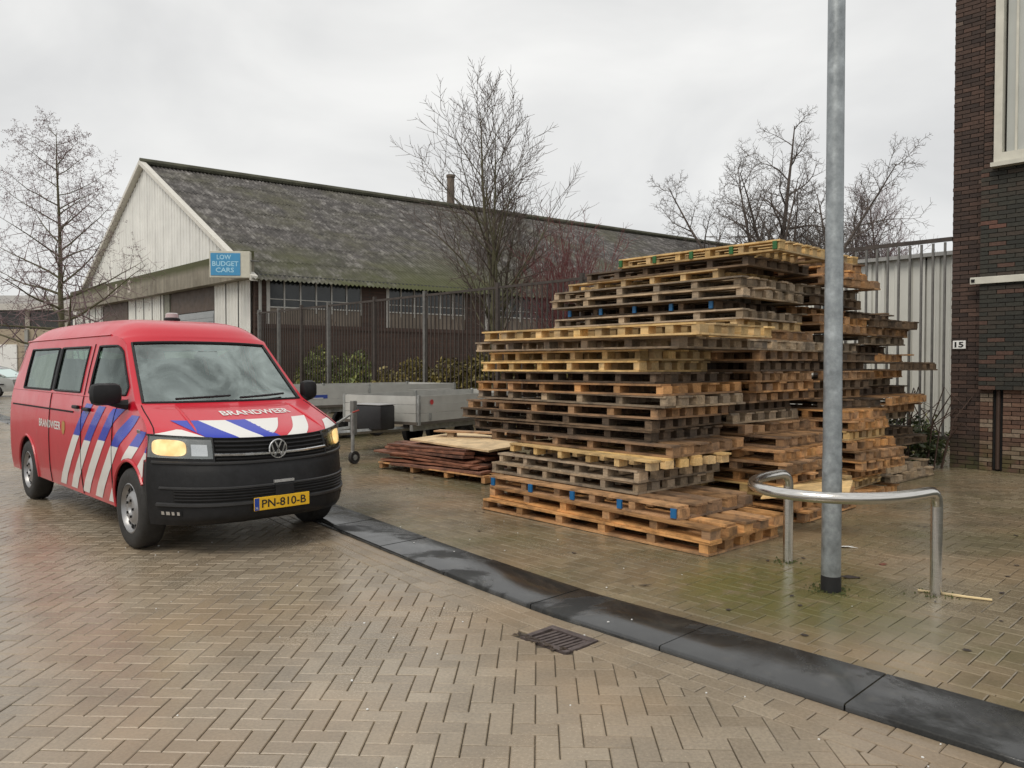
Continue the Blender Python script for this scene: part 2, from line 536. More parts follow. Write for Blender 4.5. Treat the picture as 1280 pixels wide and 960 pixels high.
for r in range(ROWS):
    u = -26.0 + (r % 2) * .1
    while u < .9:
        ua, ub = u, u + .2
        v = lambda q: kerb_out(q) - (ROWS - r) * RWD
        P = [W(ua, v(ua))[:2], W(ub, v(ub))[:2], W(ub, v(ub) + RWD)[:2], W(ua, v(ua) + RWD)[:2]]
        u += .2
        c = ((P[0][0] + P[2][0]) / 2, (P[0][1] + P[2][1]) / 2)
        if not in_view(*c): continue
        cu, cv = to_uv(*c)
        if abs(cv - DRAIN[1]) < DR_V + .04 and abs(cu - DRAIN[0]) < DR_U + .1:
            a0, b0 = DRAIN[0] - DR_U - .004, DRAIN[0] + DR_U + .004
            if ua < a0: ub2, ua2 = min(ub, a0), ua
            elif ub > b0: ua2, ub2 = max(ua, b0), ub
            else: continue
            if ub2 - ua2 < .03: continue
            P = [W(ua2, v(ua2))[:2], W(ub2, v(ub2))[:2], W(ub2, v(ub2) + RWD)[:2], W(ua2, v(ua2) + RWD)[:2]]
        polys.append(P)
lay(polys, 0.0, M_ROAD, road, 'paver', 'far_pavers')

# yard: a course along the kerb, then herringbone square to it
polys = []
for (x, y, a) in herring(A46, .20, .10, 1, 9, 14):
    if not in_view(x, y): continue
    u, v = to_uv(x, y)
    if v < kerb_in(u) + .0: continue
    P = rect(x, y, .20, .10, a)
    if v < kerb_in(u) + .25:
        du = .05; sl = (kerb_in(u + du) - kerb_in(u - du)) / (2 * du)
        cc = -(kerb_in(u) + .105 - sl * u)
        P = clip_poly(P, (sl * CU + SU, sl * SU - CU), cc)
        if len(P) < 3 or area(P) < .0012: continue
    polys.append(P)
u = -24.0
while u < 1.2:
    ua, ub = u, u + .2; u += .2
    P = [W(ua, kerb_in(ua))[:2], W(ub, kerb_in(ub))[:2], W(ub, kerb_in(ub) + .105)[:2], W(ua, kerb_in(ua) + .105)[:2]]
    if in_view(*P[0]): polys.append(P)
lay(polys, YZ, M_YARD, yard, 'paver', 'far_pavers')

# kerb of wide dark stone slabs
kerb = tag(link('kerb', None), kind='structure')
joints = [-.85 + i for i in range(3)]
u = -.42 + 2.0
k = 0
rng = random.Random(5)
while u > -40:
    L = 1.0
    ua, ub = u - L, u
    n = 6; rows = []
    prof = [(.0, -.05), (.0, YZ - .006), (.003, YZ + .0), (.010, YZ + .004), (KW - .006, YZ + .004), (KW - .001, YZ - .002), (KW, -.05)]
    j = .004
    dz = rng.uniform(-.003, .003)
    m = MB()
    for (dv, z) in prof:
        rows.append([W(ua + j + (ub - ua - 2 * j) * i / n, kerb_out(ua + (ub - ua) * i / n) + dv, z + dz) for i in range(n + 1)])
    m.grid(rows)
    for col in (0, n):
        idx = [r_ * (n + 1) + col for r_ in range(len(prof))]
        m.f.append(tuple(idx if col == 0 else idx[::-1]))
    m.build('kerb_slab', M_SLAB, kerb, smooth=True, fix=True)
    u -= L
# bed under the joints
m = MB(); uu = [-40 + i * .5 for i in range(85)]
m.grid([[W(q, kerb_out(q) + .012, YZ - .004) for q in uu], [W(q, kerb_in(q), YZ - .004) for q in uu]])
m.build('joint_bed', m_joint('sandy_joint', (.16, .14, .085)), kerb)

# gully grate
M_IRON = plain('cast_iron', (.13, .105, .10), .5, .5, var=.35, scale=18, bump=.2)
dg = thing('drain_grate', 'rusty cast iron gully grate beside the dark kerb', 'drain', W(DRAIN[0], DRAIN[1], 0), A46)
m = MB()
m.box((0, DR_V - .022, -.008), (2 * DR_U, .044, .03)); m.box((0, -DR_V + .018, -.008), (2 * DR_U, .036, .03))
m.box((-DR_U + .018, .004, -.0085), (.036, 2 * DR_V - .082, .029)); m.box((DR_U - .018, .004, -.0085), (.036, 2 * DR_V - .082, .029))
m.build('frame', M_IRON, dg)
box_obj('sump', (0, 0, -.0195), (2 * DR_U - .02, 2 * DR_V - .02, .006), M_DARK, dg)
for i in range(7):
    x = -DR_U + .066 + i * (2 * DR_U - .132) / 6
    box_obj('bar', (x, .004, -.0092), (.020, 2 * DR_V - .08, .018), M_IRON, dg, rz=-.10)
M_MUD = plain('leaf_mud', (.045, .03, .02), .6, var=.5, scale=40, bump=.4)
m = MB(); rng = random.Random(3)
for i in range(46):
    x, y = rng.uniform(-.22, .16), -.10 - abs(rng.gauss(0, .03))
    if y < -.2: continue
    m.box((x, y, .004 + rng.uniform(0, .008)), (rng.uniform(.012, .035), rng.uniform(.006, .016), .003), rot=Matrix.Rotation(rng.uniform(0, 6), 3, 'Z') @ Matrix.Rotation(rng.uniform(-.4, .4), 3, 'X'))
o = m.build('leaf_litter', M_MUD, dg); o['kind'] = 'stuff'

# ================================================================== RED VAN
def m_car(name, col, rough=.3, coat=.45, dirt=.45):
    t = NT(name); p = t.coord('object')
    n = t.noise(p, 2.2, 5, .65)
    z = t.sep(p)[2]
    low = t.ramp(z, [(.30, 1.0), (.95, 0.0)])
    dm = t.math('MULTIPLY', t.ramp(n, [(.35, .2), (.7, 1.0)]), low)
    dm = t.math('MULTIPLY', dm, dirt)
    c = t.mix(dm, col, (.16, .13, .105))
    drops = t.noise(p, 150, 2, .5)
    t.set(Base_Color=c, Roughness=t.ramp(n, [(.3, rough), (.7, rough + .14)]), Coat_Weight=coat, Coat_Roughness=.07)
    t.bump(t.ramp(drops, [(.58, 0.0), (.66, 1.0)]), .16, .002)
    return t.m
M_RED = m_car('red_paint', (.56, .010, .028))
M_BLUE = m_car('blue_film', (.012, .035, .42), .25, .3)
M_WFILM = m_car('white_film', (.74, .73, .70), .3, .3, .35)
M_CHROME = plain('chrome', (.72, .72, .72), .16, 1.0, var=.04)
M_SILVERP = plain('silver_plastic', (.50, .50, .50), .3, .6, var=.05)
M_PLATE = plain('plate_yellow', (.82, .48, .018), .4, var=.05)
M_PLBLUE = plain('plate_blue', (.015, .06, .35), .4)
M_INK = plain('ink_black', (.012, .012, .012), .5)
M_CLOTH = plain('seat_cloth', (.05, .052, .056), .85, var=.25, scale=30)
M_TRIM = plain('grey_trim', (.16, .16, .16), .7)
M_LINING = plain('headlining', (.55, .55, .53), .9)
def m_glass(name, tint, refl=1.0, rough=.02, film0=.015):
    t = NT(name); n, l = t.n, t.l
    n.remove(t.b)
    tr = t.new('ShaderNodeBsdfTransparent'); tr.inputs['Color'].default_value = (*tint, 1)
    gl = t.new('ShaderNodeBsdfGlossy'); gl.inputs['Roughness'].default_value = rough; gl.inputs['Color'].default_value = (.84, .96, .92, 1)
    fr = t.new('ShaderNodeFresnel'); fr.inputs['IOR'].default_value = 1.52
    p = t.coord('object')
    film = t.ramp(t.noise(t.mapped(p, (.8, .8, .5)), 2.2, 4, .6, 1.2), [(.38, film0 * .35), (.62, film0 + .06)])
    fac = t.math('ADD', t.math('MULTIPLY', fr.outputs[0], refl), film, clamp=True)
    mx = t.new('ShaderNodeMixShader'); l.new(fac, mx.inputs[0]); l.new(tr.outputs[0], mx.inputs[1]); l.new(gl.outputs[0], mx.inputs[2])
    l.new(mx.outputs[0], t.out.inputs['Surface'])
    return t.m
M_WSCREEN = m_glass('windscreen_glass', (.90, .95, .93), 1.7, .015, .24)
M_TINT = m_glass('tinted_glass', (.45, .58, .52), 1.0)
M_LENS = m_glass('lamp_lens', (.93, .93, .93), .8)
def m_emit(name, col, st):
    t = NT(name); p = t.coord('object')
    v = t.new('ShaderNodeTexVoronoi'); v.inputs['Scale'].default_value = 16; t.l.new(p, v.inputs['Vector'])
    t.set(Base_Color=(.6, .5, .35), Emission_Color=t.mix(t.ramp(t.noise(p, 7, 3, .5, .6), [(.38, 0.0), (.62, 1.0)]), (1.0, .76, .36), (.72, .36, .08)), Emission_Strength=st, Roughness=.2)
    return t.m
M_LAMP = m_emit('lit_headlamp', (1.0, .72, .30), .95)

VAN_O = (-2.62 + .03 * .713, 7.08 + .03 * .70, 0)
van = thing('fire_service_van', 'red fire service van with blue and white stripes and lit headlights', 'van', VAN_O, R(-45.5))

# longitudinal rows: centre x,z / edge x,z / edge half-width / exponents
ROWS_T = [
    (.84, .265, .40, .265, None, 4.0, 2), (.925, .32, .40, .32, None, 4.0, 2), (.945, .44, .40, .44, None, 3.6, 2), (.935, .56, .40, .57, None, 3.4, 2),
    (.915, .68, .40, .695, None, 3.2, 2), (.885, .755, .40, .775, None, 3.0, 2), (.865, .85, .40, .885, None, 2.8, 2), (.825, .945, .385, .99, None, 2.6, 2.4),
    (.72, 1.005, .30, 1.045, .855, 2.4, 2.6), (.50, 1.085, .18, 1.10, .838, 2.2, 3), (.25, 1.165, .02, 1.165, .822, 2.0, 3), (.05, 1.225, -.12, 1.225, .80, 2.0, 2),
    (-.28, 1.50, -.40, 1.49, .745, 2.0, 2), (-.60, 1.775, -.67, 1.755, .69, 2.0, 2.5), (-.66, 1.84, -.74, 1.80, .70, 2.0, 4.5), (-.78, 1.925, -.86, 1.825, .71, 2.0, 5.5),
    (-1.0, 1.985, -1.0, 1.84, .72, 2.0, 6), (-1.4, 2.02, -1.4, 1.855, .728, 2, 6.5), (-2.5, 2.035, -2.5, 1.86, .73, 2, 6.5), (-3.6, 2.025, -3.6, 1.85, .728, 2, 6.5),
    (-4.08, 1.99, -4.05, 1.82, .72, 3, 5), (-4.26, 1.90, -4.20, 1.74, .72, 5, 3), (-4.31, 1.75, -4.22, 1.60, None, 6, 2), (-4.345, 1.25, -4.22, 1.25, None, 6, 2),
    (-4.37, .8, -4.22, .8, None, 6, 2), (-4.37, .30, -4.22, .30, None, 6, 2)]
WZ = [(.20, .855), (.30, .872), (.45, .892), (.60, .90), (.80, .903), (1.0, .898), (1.12, .888), (1.2, .878), (1.27, .862), (1.5, .815), (1.75, .757), (1.86, .728), (2.1, .68)]
def lerp_tab(tab, x):
    if x <= tab[0][0]: return tab[0][1]
    for (a, b), (c, d) in zip(tab, tab[1:]):
        if x <= c: return b + (d - b) * (x - a) / (c - a)
    return tab[-1][1]
EDGE = sorted([(r[2], r[3], r[4] if r[4] else None) for r in ROWS_T[7:22]])
EZ = [(e[0], e[1]) for e in EDGE]; EY = [(e[0], e[2] if e[2] else lerp_tab(WZ, e[1]) - .018) for e in EDGE]
def sstep(t): t = min(1, max(0, t)); return t * t * (3 - 2 * t)
def yside(x, z):
    zt = lerp_tab(EZ, x); ye = lerp_tab(EY, x)
    return lerp_tab(WZ, z) + (ye - lerp_tab(WZ, zt)) * sstep((z - (zt - .5)) / .5)
RT = []
for r in ROWS_T:
    ye = r[4] if r[4] else yside(r[2], r[3])
    RT.append((r[0], r[1], r[2], r[3], ye, r[5], r[6]))
def cr(a, b, c, d, t): return .5 * ((2 * b) + (-a + c) * t + (2 * a - 5 * b + 4 * c - d) * t * t + (-a + 3 * b - 3 * c + d) * t ** 3)
def row_at(t):
    i = int(min(max(math.floor(t), 0), len(RT) - 2)); k = t - i
    a, b, c, d = RT[max(i - 1, 0)], RT[i], RT[i + 1], RT[min(i + 2, len(RT) - 1)]
    out = []
    for q in range(7):
        if q in (0, 1): out.append(cr(a[q], b[q], c[q], d[q], k))
        else: out.append(b[q] + (c[q] - b[q]) * k)
    if 7 <= t <= 21:
        out[3] = lerp_tab(EZ, out[2]); out[4] = lerp_tab(EY, out[2])
    else:
        out[4] = yside(out[2], out[3])
    return out
def surf(t, s, off=0.0):
    def P(t, s):
        xc, zc, xe, ze, ye, px, pz = row_at(t); a = abs(s)
        return Vector((xc + (xe - xc) * a ** px, ye * s, zc + (ze - zc) * a ** pz))
    p = P(t, s)
    if off:
        e = .01
        dt = P(min(t + e, 24.99), s) - P(max(t - e, 0), s); ds = P(t, min(s + e, 1)) - P(t, max(s - e, -1))
        n = ds.cross(dt)
        if n.length > 0: p = p + n.normalized() * off
    return p
SS = [0, .12, .25, .38, .47, .56, .64, .72, .79, .85, .90, .93, .955, .975, .99, 1.0]
SS = [-s for s in SS[:0:-1]] + SS
def strip(t0, t1, s0=-1, s1=1, n=8, off=0.0, skip=None):
    m = MB(); ss = [s0] + [s for s in SS if s0 + 1e-4 < s < s1 - 1e-4] + [s1]
    return m.grid([[surf(t0 + (t1 - t0) * i / n, s, off) for s in ss] for i in range(n + 1)])

body = MB()
for t in range(7, 11): body.add(*(lambda q: (q.v, q.f))(strip(t, t + 1, n=5)))
for (a, b) in ((-1, -.93), (.93, 1)):
    q = strip(11, 13, a, b, n=14); body.add(q.v, q.f)
for t in range(13, 22): q = strip(t, t + 1, n=6); body.add(q.v, q.f)
for (a, b) in ((-1, -.80), (.80, 1)): q = strip(22, 23, a, b, n=8); body.add(q.v, q.f)
for t in range(23, 25): q = strip(t, t + 1, n=6); body.add(q.v, q.f)
# fender corners beside the headlights
AR, AZ = .405, .343
def zb(x):
    for c in (0.0, -3.4):
        d = abs(x - c)
        if d < AR: return max(.30, AZ + math.sqrt(AR * AR - d * d))
    return .30
xs = set([.40, .385, .36, .33, .30, -4.22, -4.18, -4.05])
for c in (0.0, -3.4):
    for i in range(0, 25):
        x = c + AR * math.cos(math.pi * i / 24)
        if -4.22 < x < .40: xs.add(round(x, 4))
    for d in (-AR - .001, AR + .001):
        if -4.22 < c + d < .40: xs.add(c + d)
WIN = [(-3.70, -2.53), (-2.40, -1.47), (-1.19, -.34)]
for a, b in WIN: xs.add(a); xs.add(b)
for i in range(80):
    x = .38 - i * .058
    if x > -4.2 and all(abs(x - q) > .012 for q in xs): xs.add(x)
xs = sorted(xs)
BELT, WTOP = 1.29, 1.735
def levels(x):
    zt = lerp_tab(EZ, x); b0 = zb(x)
    b = min(BELT, zt - .03); w = max(b + .004, min(WTOP, zt - .075)); w = min(w, zt - .015)
    L = [b0 + (b - b0) * i / 16 for i in range(17)] + [b + (w - b) * i / 6 for i in range(1, 7)] + [w + (zt - w) * i / 3 for i in range(1, 4)]
    return L
def is_black(x, z): return x > .33 and z < .78
wins = [MB(), MB(), MB()]
bump_side = MB()
for sgn in (-1, 1):
    for i in range(len(xs) - 1):
        xa, xb = xs[i], xs[i + 1]; La, Lb = levels(xa), levels(xb); xm = (xa + xb) / 2
        wi = next((k for k, (a, b) in enumerate(WIN) if a - 1e-4 <= xa and xb <= b + 1e-4), None)
        for j in range(len(La) - 1):
            Q = [(xa, La[j]), (xb, Lb[j]), (xb, Lb[j + 1]), (xa, La[j + 1])]
            zm = sum(q[1] for q in Q) / 4
            glass = wi is not None and 16 <= j < 22
            P = [(x, sgn * (yside(x, z) - (.006 if glass else 0)), z) for x, z in Q]
            F = [(0, 1, 2, 3) if sgn < 0 else (3, 2, 1, 0)]
            if glass: wins[wi].add(P, F)
            elif is_black(xm, zm): bump_side.add(P, F)
            else: body.add(P, F)
van_body = body.build('body', M_RED, van, smooth=True, weld=True, fix=True)
for k, wmb in enumerate(wins):
    for sg in (-1, 1):
        mm = MB(); 
        for f in wmb.f:
            P = [wmb.v[i] for i in f]
            if P[0][1] * sg > 0: mm.add(P, [(0, 1, 2, 3)])
        mm.build('side_window', M_TINT, van, smooth='all', weld=True)
        # rubber frame
        a, b = WIN[k]; n = 10
        xsw = [x for x in xs if a - 1e-4 <= x <= b + 1e-4]
        loop = [(x, levels(x)[16]) for x in xsw]
        lz = levels(b)[16:23]; loop += [(b, z) for z in lz[1:]]
        loop += [(x, levels(x)[22]) for x in xsw[::-1]][1:]
        lz = levels(a)[16:23][::-1]; loop += [(a, z) for z in lz[1:-1]]
        MB().tube([(x, sg * (yside(x, z) + .001), z) for x, z in loop], .013, 5, closed=True).build('window_seal', M_BLACK, van)
# black bars between the sliding windows
for sg in (-1, 1):
    MB().grid([[(x, sg * (yside(x, BELT + .45 * i / 6) + .003), BELT + .445 * i / 6) for x in (-2.53, -2.49, -2.44, -2.40)] for i in range(7)]).build('window_pillar', M_BLACK, van)

strip(11, 13, -.93, .93, n=16, off=-.006).build('windscreen', M_WSCREEN, van, smooth='all')
loop = [surf(11 + 2 * i / 14, -.93) for i in range(15)] + [surf(13, s) for s in SS if -.93 < s < .93] + [surf(13 - 2 * i / 14, .93) for i in range(15)] + [surf(11, s) for s in SS[::-1] if -.93 < s < .93]
MB().tube(loop, .014, 5, closed=True).build('windscreen_seal', M_BLACK, van)
strip(22, 23, -.80, .80, n=8, off=-.006).build('rear_window', M_TINT, van, smooth='all')
# black cowl and wipers
q = strip(10.95, 11.04, -.9, .9, n=3, off=.004); q.build('cowl', M_BLACK, van)
for s0, s1 in ((-.62, -.02), (.08, .70)):
    pts = [surf(11.06 + .10 * (i / 8), s0 + (s1 - s0) * i / 8, .022) for i in range(9)]
    MB().tube(pts, .011, 5).build('wiper', M_BLACK, van)

# bumper
bump = MB()
for t in range(0, 5): q = strip(t, t + 1, n=5); bump.add(q.v, q.f)
bump.add(bump_side.v, bump_side.f)
bumper = bump.build('bumper', M_BLACK, van, smooth=True, weld=True, fix=True)
# bumper lips and lower grille slats
for tt, r_, a in ((4.98, .014, .97), (3.0, .012, .93), (1.95, .018, .95)):
    MB().tube([surf(tt, -a + 2 * a * i / 30, .004) for i in range(31)], r_, 6).build('bumper_ridge', plain('bumper_edge', (.03, .03, .031), .4), bumper, smooth=True)
strip(2.15, 2.92, -.86, .86, n=4, off=.003).build('lower_grille', M_DARK, bumper)
for k in range(4):
    tt = 2.26 + k * .19
    MB().tube([surf(tt, -.85 + 1.7 * i / 30, .006) for i in range(31)], .0085, 5).build('lower_grille_slat', M_BLACK, bumper, smooth=True)
box_obj('radar_cover', surf(2.6, .03, .012), (.02, .17, .10), M_BLACK, bumper, bevel=.006)
box_obj('tow_cover', surf(3.2, .03, .008), (.02, .18, .022), M_SILVERP, bumper)
# grille
strip(5, 7.0, -.56, .56, n=6, off=-.004).build('grille', M_DARK, van)
for k in range(5):
    tt = 5.32 + k * .34
    if abs(tt - 5.66) < .1: continue
    MB().tube([surf(tt, -.55 + 1.10 * i / 24, .004) for i in range(25)], .0085, 5).build('grille_slat', M_BLACK, van, smooth=True)
MB().tube([surf(5.66, -.56 + 1.12 * i / 24, .008) for i in range(25)], .014, 6).build('chrome_strip', M_CHROME, van, smooth=True)
q = strip(5, 7, .56, 1.0, n=6, off=-.05); q2 = strip(5, 7, -1.0, -.56, n=6, off=-.05)
# headlights
for sg in (-1, 1):
    hl = link('headlight', None, van)
    def hp(t0, t1, s0, s1, off, n=5, k=9):
        m = MB(); A = [s0 + (s1 - s0) * i / k for i in range(k + 1)]
        m.grid([[surf(t0 + (t1 - t0) * j / n, sg * s, off) for s in A] for j in range(n + 1)]); 
        if sg < 0: m.f = [f[::-1] for f in m.f]
        return m
    hp(4.98, 5.34, .555, 1.0, .003).build('lower_trim', M_BLACK, hl, smooth='all')
    hp(5.3, 7.0, .56, 1.0, -.004).build('housing', plain('lamp_housing', (.22, .22, .22), .25, .6), hl, smooth='all')
    m = MB(); sq = lambda c_: math.copysign(abs(c_) ** .55, c_)
    ring = [[(6.12 + .62 * q / 5 * sq(math.sin(a)), .865 + .108 * q / 5 * sq(math.cos(a))) for a in [2 * math.pi * i / 24 for i in range(25)]] for q in range(6)]
    m.grid([[surf(t_, sg * s_, .004) for t_, s_ in r_] for r_ in ring])
    m.build('lamp', M_LAMP, hl, smooth='all', fix=True)
    hp(5.55, 6.45, .61, .725, .003).build('reflector', M_CHROME, hl, smooth='all')
    hp(5.34, 6.98, .57, .995, .014).build('lens', M_LENS, hl, smooth='all')
    A = [.56 + .44 * i / 10 for i in range(11)]
    MB().tube([surf(7.0, sg * s, .004) for s in A], .009, 5).build('lamp_trim', M_BLACK, hl)
    MB().tube([surf(5.0 + .2 * i, sg * .565, .006) for i in range(11)], .010, 5).build('lamp_trim', M_BLACK, hl)
    # fog lamp cluster low in the bumper
    m = MB(); m.grid([[surf(1.25 + .35 * j / 3, sg * (.82 + .13 * i / 6), .006) for i in range(7)] for j in range(4)])
    fl = m.build('fog_lamp', M_BLACK, bumper)
    m = MB()
    for (a, b) in ((.83, .845), (.86, .875), (.885, .905), (.915, .93)):
        m.grid([[surf(1.30 + .22 * j / 2, sg * (a + (b - a) * i / 2), .011) for i in range(3)] for j in range(3)])
    m.build('fog_lamp_glass', M_CHROME, bumper)['kind'] = 'stuff'

# number plate
pl = surf(1.72, 0, .0); PX = pl.x + .016; PZ = .415
box_obj('number_plate', (PX, 0, PZ), (.012, .50, .108), M_PLATE, van, bevel=.004)
plate = [o for o in van.children if o.name.startswith('number_plate')][0]
box_obj('plate_strip', (PX + .0065, -.228, PZ), (.003, .040, .10), M_PLBLUE, plate)
V2, F2, _ = text_mesh('PN-810-B', 1, .012)
MB().add([(PX + .0085, -.185 + .40 * v[0], PZ - .034 + .068 * v[1]) for v in V2], F2).build('lettering', M_INK, plate)
V2, F2, _ = text_mesh('NL', 1)
MB().add([(PX + .0095, -.240 + .024 * v[0], PZ - .040 + .02 * v[1]) for v in V2], F2).build('lettering', M_WHITE, plate)

# round badge
bz = surf(6.0, 0, 0); BX, BZ, BRr = bz.x + .024, .852, .083
bd = MB(); bd.lathe([(BRr, 0), (BRr - .004, .008), (BRr - .011, .008), (BRr - .015, 0)], 32, 'z')
bd.v = [(BX + v[2] + .002, v[0], BZ + v[1]) for v in bd.v]
badge = bd.build('badge', M_CHROME, van, smooth=True, fix=True)
m = MB(); m.lathe([(.0001, 0), (BRr - .008, 0), (BRr - .008, -.03)], 28); m.v = [(BX + v[2], v[0], BZ + v[1]) for v in m.v]
m.build('badge_disc', M_DARK, badge, fix=True)
def bars(pts, w):
    m = MB()
    for (a, b) in zip(pts, pts[1:]):
        d = Vector((b[0] - a[0], b[1] - a[1])); n = Vector((-d.y, d.x)).normalized() * w / 2; e = d.normalized() * w * .3
        A = Vector(a) - e; B = Vector(b) + e
        Q = [A + n, A - n, B - n, B + n]
        m.add([(BX + .002, BRr * p.x, BZ + BRr * p.y) for p in Q] + [(BX + .009, BRr * p.x, BZ + BRr * p.y) for p in Q], [(4, 5, 6, 7), (0, 1, 5, 4), (1, 2, 6, 5), (2, 3, 7, 6), (3, 0, 4, 7)])
    return m
bars([(-.36, .78), (0, .06), (.36, .78)], .15).build('badge_letter', M_CHROME, badge, fix=True)
bars([(-.72, .45), (-.36, -.66), (0, -.02), (.36, -.66), (.72, .45)], .15).build('badge_letter', M_CHROME, badge, fix=True)

# wheels
def wheel(x, sg):
    w = link('wheel', None, van); w.location = (x, sg * .80, .343)
    prof = [(.215, -.098), (.27, -.104), (.315, -.098), (.336, -.078), (.343, -.05), (.343, .05), (.336, .078), (.315, .098), (.27, .104), (.215, .098)]
    MB().lathe(prof, 40, 'y', close=True).build('tyre', M_RUBBER, w, smooth=True, fix=True)
    o = sg
    pr = [(.216, o * .06), (.214, o * .094), (.205, o * .098), (.197, o * .07), (.185, o * .055), (.15, o * .058), (.115, o * .085), (.09, o * .09), (.06, o * .088), (.045, o * .072), (.001, o * .070)]
    MB().lathe(pr, 40, 'y').build('rim', plain('wheel_steel', (.34, .34, .345), .38, .65, var=.15), w, smooth=True, fix=True)
    m = MB()
    for k in range(14):
        a = 2 * math.pi * k / 14
        rot = Matrix.Rotation(-a, 3, 'Y')
        m.box(rot @ Vector((.162, o * .060, 0)), (.040, .012, .030), rot=rot)
    m.build('rim_slots', M_DARK, w)['kind'] = 'stuff'
    m = MB()
    for k in range(5):
        a = 2 * math.pi * k / 5
        m.lathe([(.001, o * .102), (.011, o * .10), (.012, o * .085)], 8, 'y', c=(.072 * math.cos(a), 0, .072 * math.sin(a)))
    m.build('wheel_bolts', M_DARK, w)['kind'] = 'stuff'
    MB().lathe([(.3, -o * .10), (.215, -o * .10), (.215, o * .05)], 24, 'y').build('rim_barrel', M_DARK, w)
for x in (0, -3.4):
    for sg in (-1, 1): wheel(x, sg)
# wheel housings, floor
m = MB()
for c in (0.0, -3.4):
    for sg in (-1, 1):
        pts = [(c + .425 * math.cos(a), AZ + .425 * math.sin(a)) for a in [math.pi * (.0 + 1.0 * i / 18) for i in range(19)]]
        m.grid([[(x, sg * .86, z) for x, z in pts], [(x, sg * .50, z) for x, z in pts]])
        m.box((c, sg * .50, .52), (.86, .02, .5))
m.box((-1.85, 0, .30), (4.6, 1.5, .06))
m.build('underbody', M_DARK, van)['kind'] = 'stuff'
# arch lips
for c in (0.0, -3.4):
    for sg in (-1, 1):
        pts = []
        for i in range(29):
            a = math.pi * (-.03 + 1.06 * i / 28); x, z = c + AR * math.cos(a), AZ + AR * math.sin(a)
            if x > .33 and z < .78: continue
            pts.append((x, sg * (yside(x, z) + .003), z))
        MB().tube(pts, .014, 6).build('wheel_arch', M_RED, van, smooth=True)

# stripes on the flanks: white feet, blue heads, leaning forward
def side_stripe(x0, z0, z1, wd, lean, mat, sg, lo=-9, hi=9):
    m = MB(); n = max(2, int((z1 - z0) / .012)); prev = None
    for i in range(n + 1):
        z = z0 + (z1 - z0) * i / n; a = x0 + lean * (z - z0); b = a + wd
        segs = [(a, b)]
        for c in (0.0, -3.4):
            if abs(z - AZ) < AR + .018:
                h = math.sqrt((AR + .018) ** 2 - (z - AZ) ** 2); new = []
                for (p, q) in segs:
                    if q <= c - h or p >= c + h: new.append((p, q))
                    else:
                        if p < c - h: new.append((p, c - h))
                        if q > c + h: new.append((c + h, q))
                segs = new
        lim = .325 if z < .79 else .392
        segs = [(p, min(q, lim)) for p, q in segs if p < lim - .004]
        segs = [(max(p, lo), min(q, hi)) for p, q in segs]
        segs = [s for s in segs if s[1] - s[0] > .004 and z < lerp_tab(EZ, s[1]) - .004]
        cur = segs
        if prev is not None:
            zp, ps = prev
            for s in cur:
                for r_ in ps:
                    if min(s[1], r_[1]) - max(s[0], r_[0]) > -.02:
                        P = []
                        for (q, zz) in ((r_, zp), (s, z)):
                            P.append([(q[0] + (q[1] - q[0]) * k / 3, sg * (yside(q[0] + (q[1] - q[0]) * k / 3, zz) + .0035), zz) for k in range(4)])
                        m.grid(P); break
            if m.f and cur and ps and not any(min(s[1], r_[1]) - max(s[0], r_[0]) > -.02 for s in cur for r_ in ps) or (m.f and not cur):
                if sg > 0: m.f = [f[::-1] for f in m.f]
                m.build('stripe', mat, van, smooth='all'); m = MB()
        prev = (z, cur)
    if m.f:
        if sg > 0: m.f = [f[::-1] for f in m.f]
        m.build('stripe', mat, van, smooth='all')
for sg in (-1, 1):
    for k in range(6):
        x0 = -2.12 + .385 * k; wd = .20; ln = 1.03
        zs = .87
        for lo, hi in (((-9, 0), (0, 9)) if k in (3, 4, 5) else ((-9, 9),)): side_stripe(x0, .335, zs - .03, wd, ln, M_WFILM, sg, lo, hi)
        top = [1.19, 1.18, 1.17, 1.22, 1.13, 1.02][k]
        side_stripe(x0 + ln * (zs - .335), zs, top, wd, ln * 1.12, M_BLUE, sg)
        # slanted meeting of the two films
        side_stripe(x0 + ln * (zs - .03 - .335), zs - .03, zs, wd, ln, M_BLUE if k % 2 else M_WFILM, sg)
# bonnet stripes
def bonnet(pb, pt, mat, tb=7.06, tt=8.95):
    m = MB(); n = 8; rows = []
    for i in range(n + 1):
        f = i / n; t = tb + (tt - tb) * f
        a = pb[0] + (pt[0] - pb[0]) * f; b = pb[1] + (pt[1] - pb[1]) * f
        bow = .05 * math.sin(f * math.pi) * (1 if a < 0 else -1)
        t2 = lambda s: t - .0 * s
        rows.append([surf(t, a + (b - a) * j / 6, .004) for j in range(7)])
    m.grid(rows); m.build('stripe', mat, van, smooth='all')
bonnet((-.97, -.60), (-.80, -.76), M_WFILM, 7.06, 7.95)
bonnet((-.60, -.33), (-.80, -.57), M_BLUE)
bonnet((-.33, -.10), (-.57, -.33), M_WFILM)
bonnet((-.10, .07), (-.33, -.13), M_BLUE)
bonnet((.00, .012), (-.13, .24), M_WFILM, 7.45, 8.95)
bonnet((.14, .37), (.42, .62), M_WFILM)
bonnet((.66, .93), (.80, .93), M_WFILM, 7.06, 8.2)
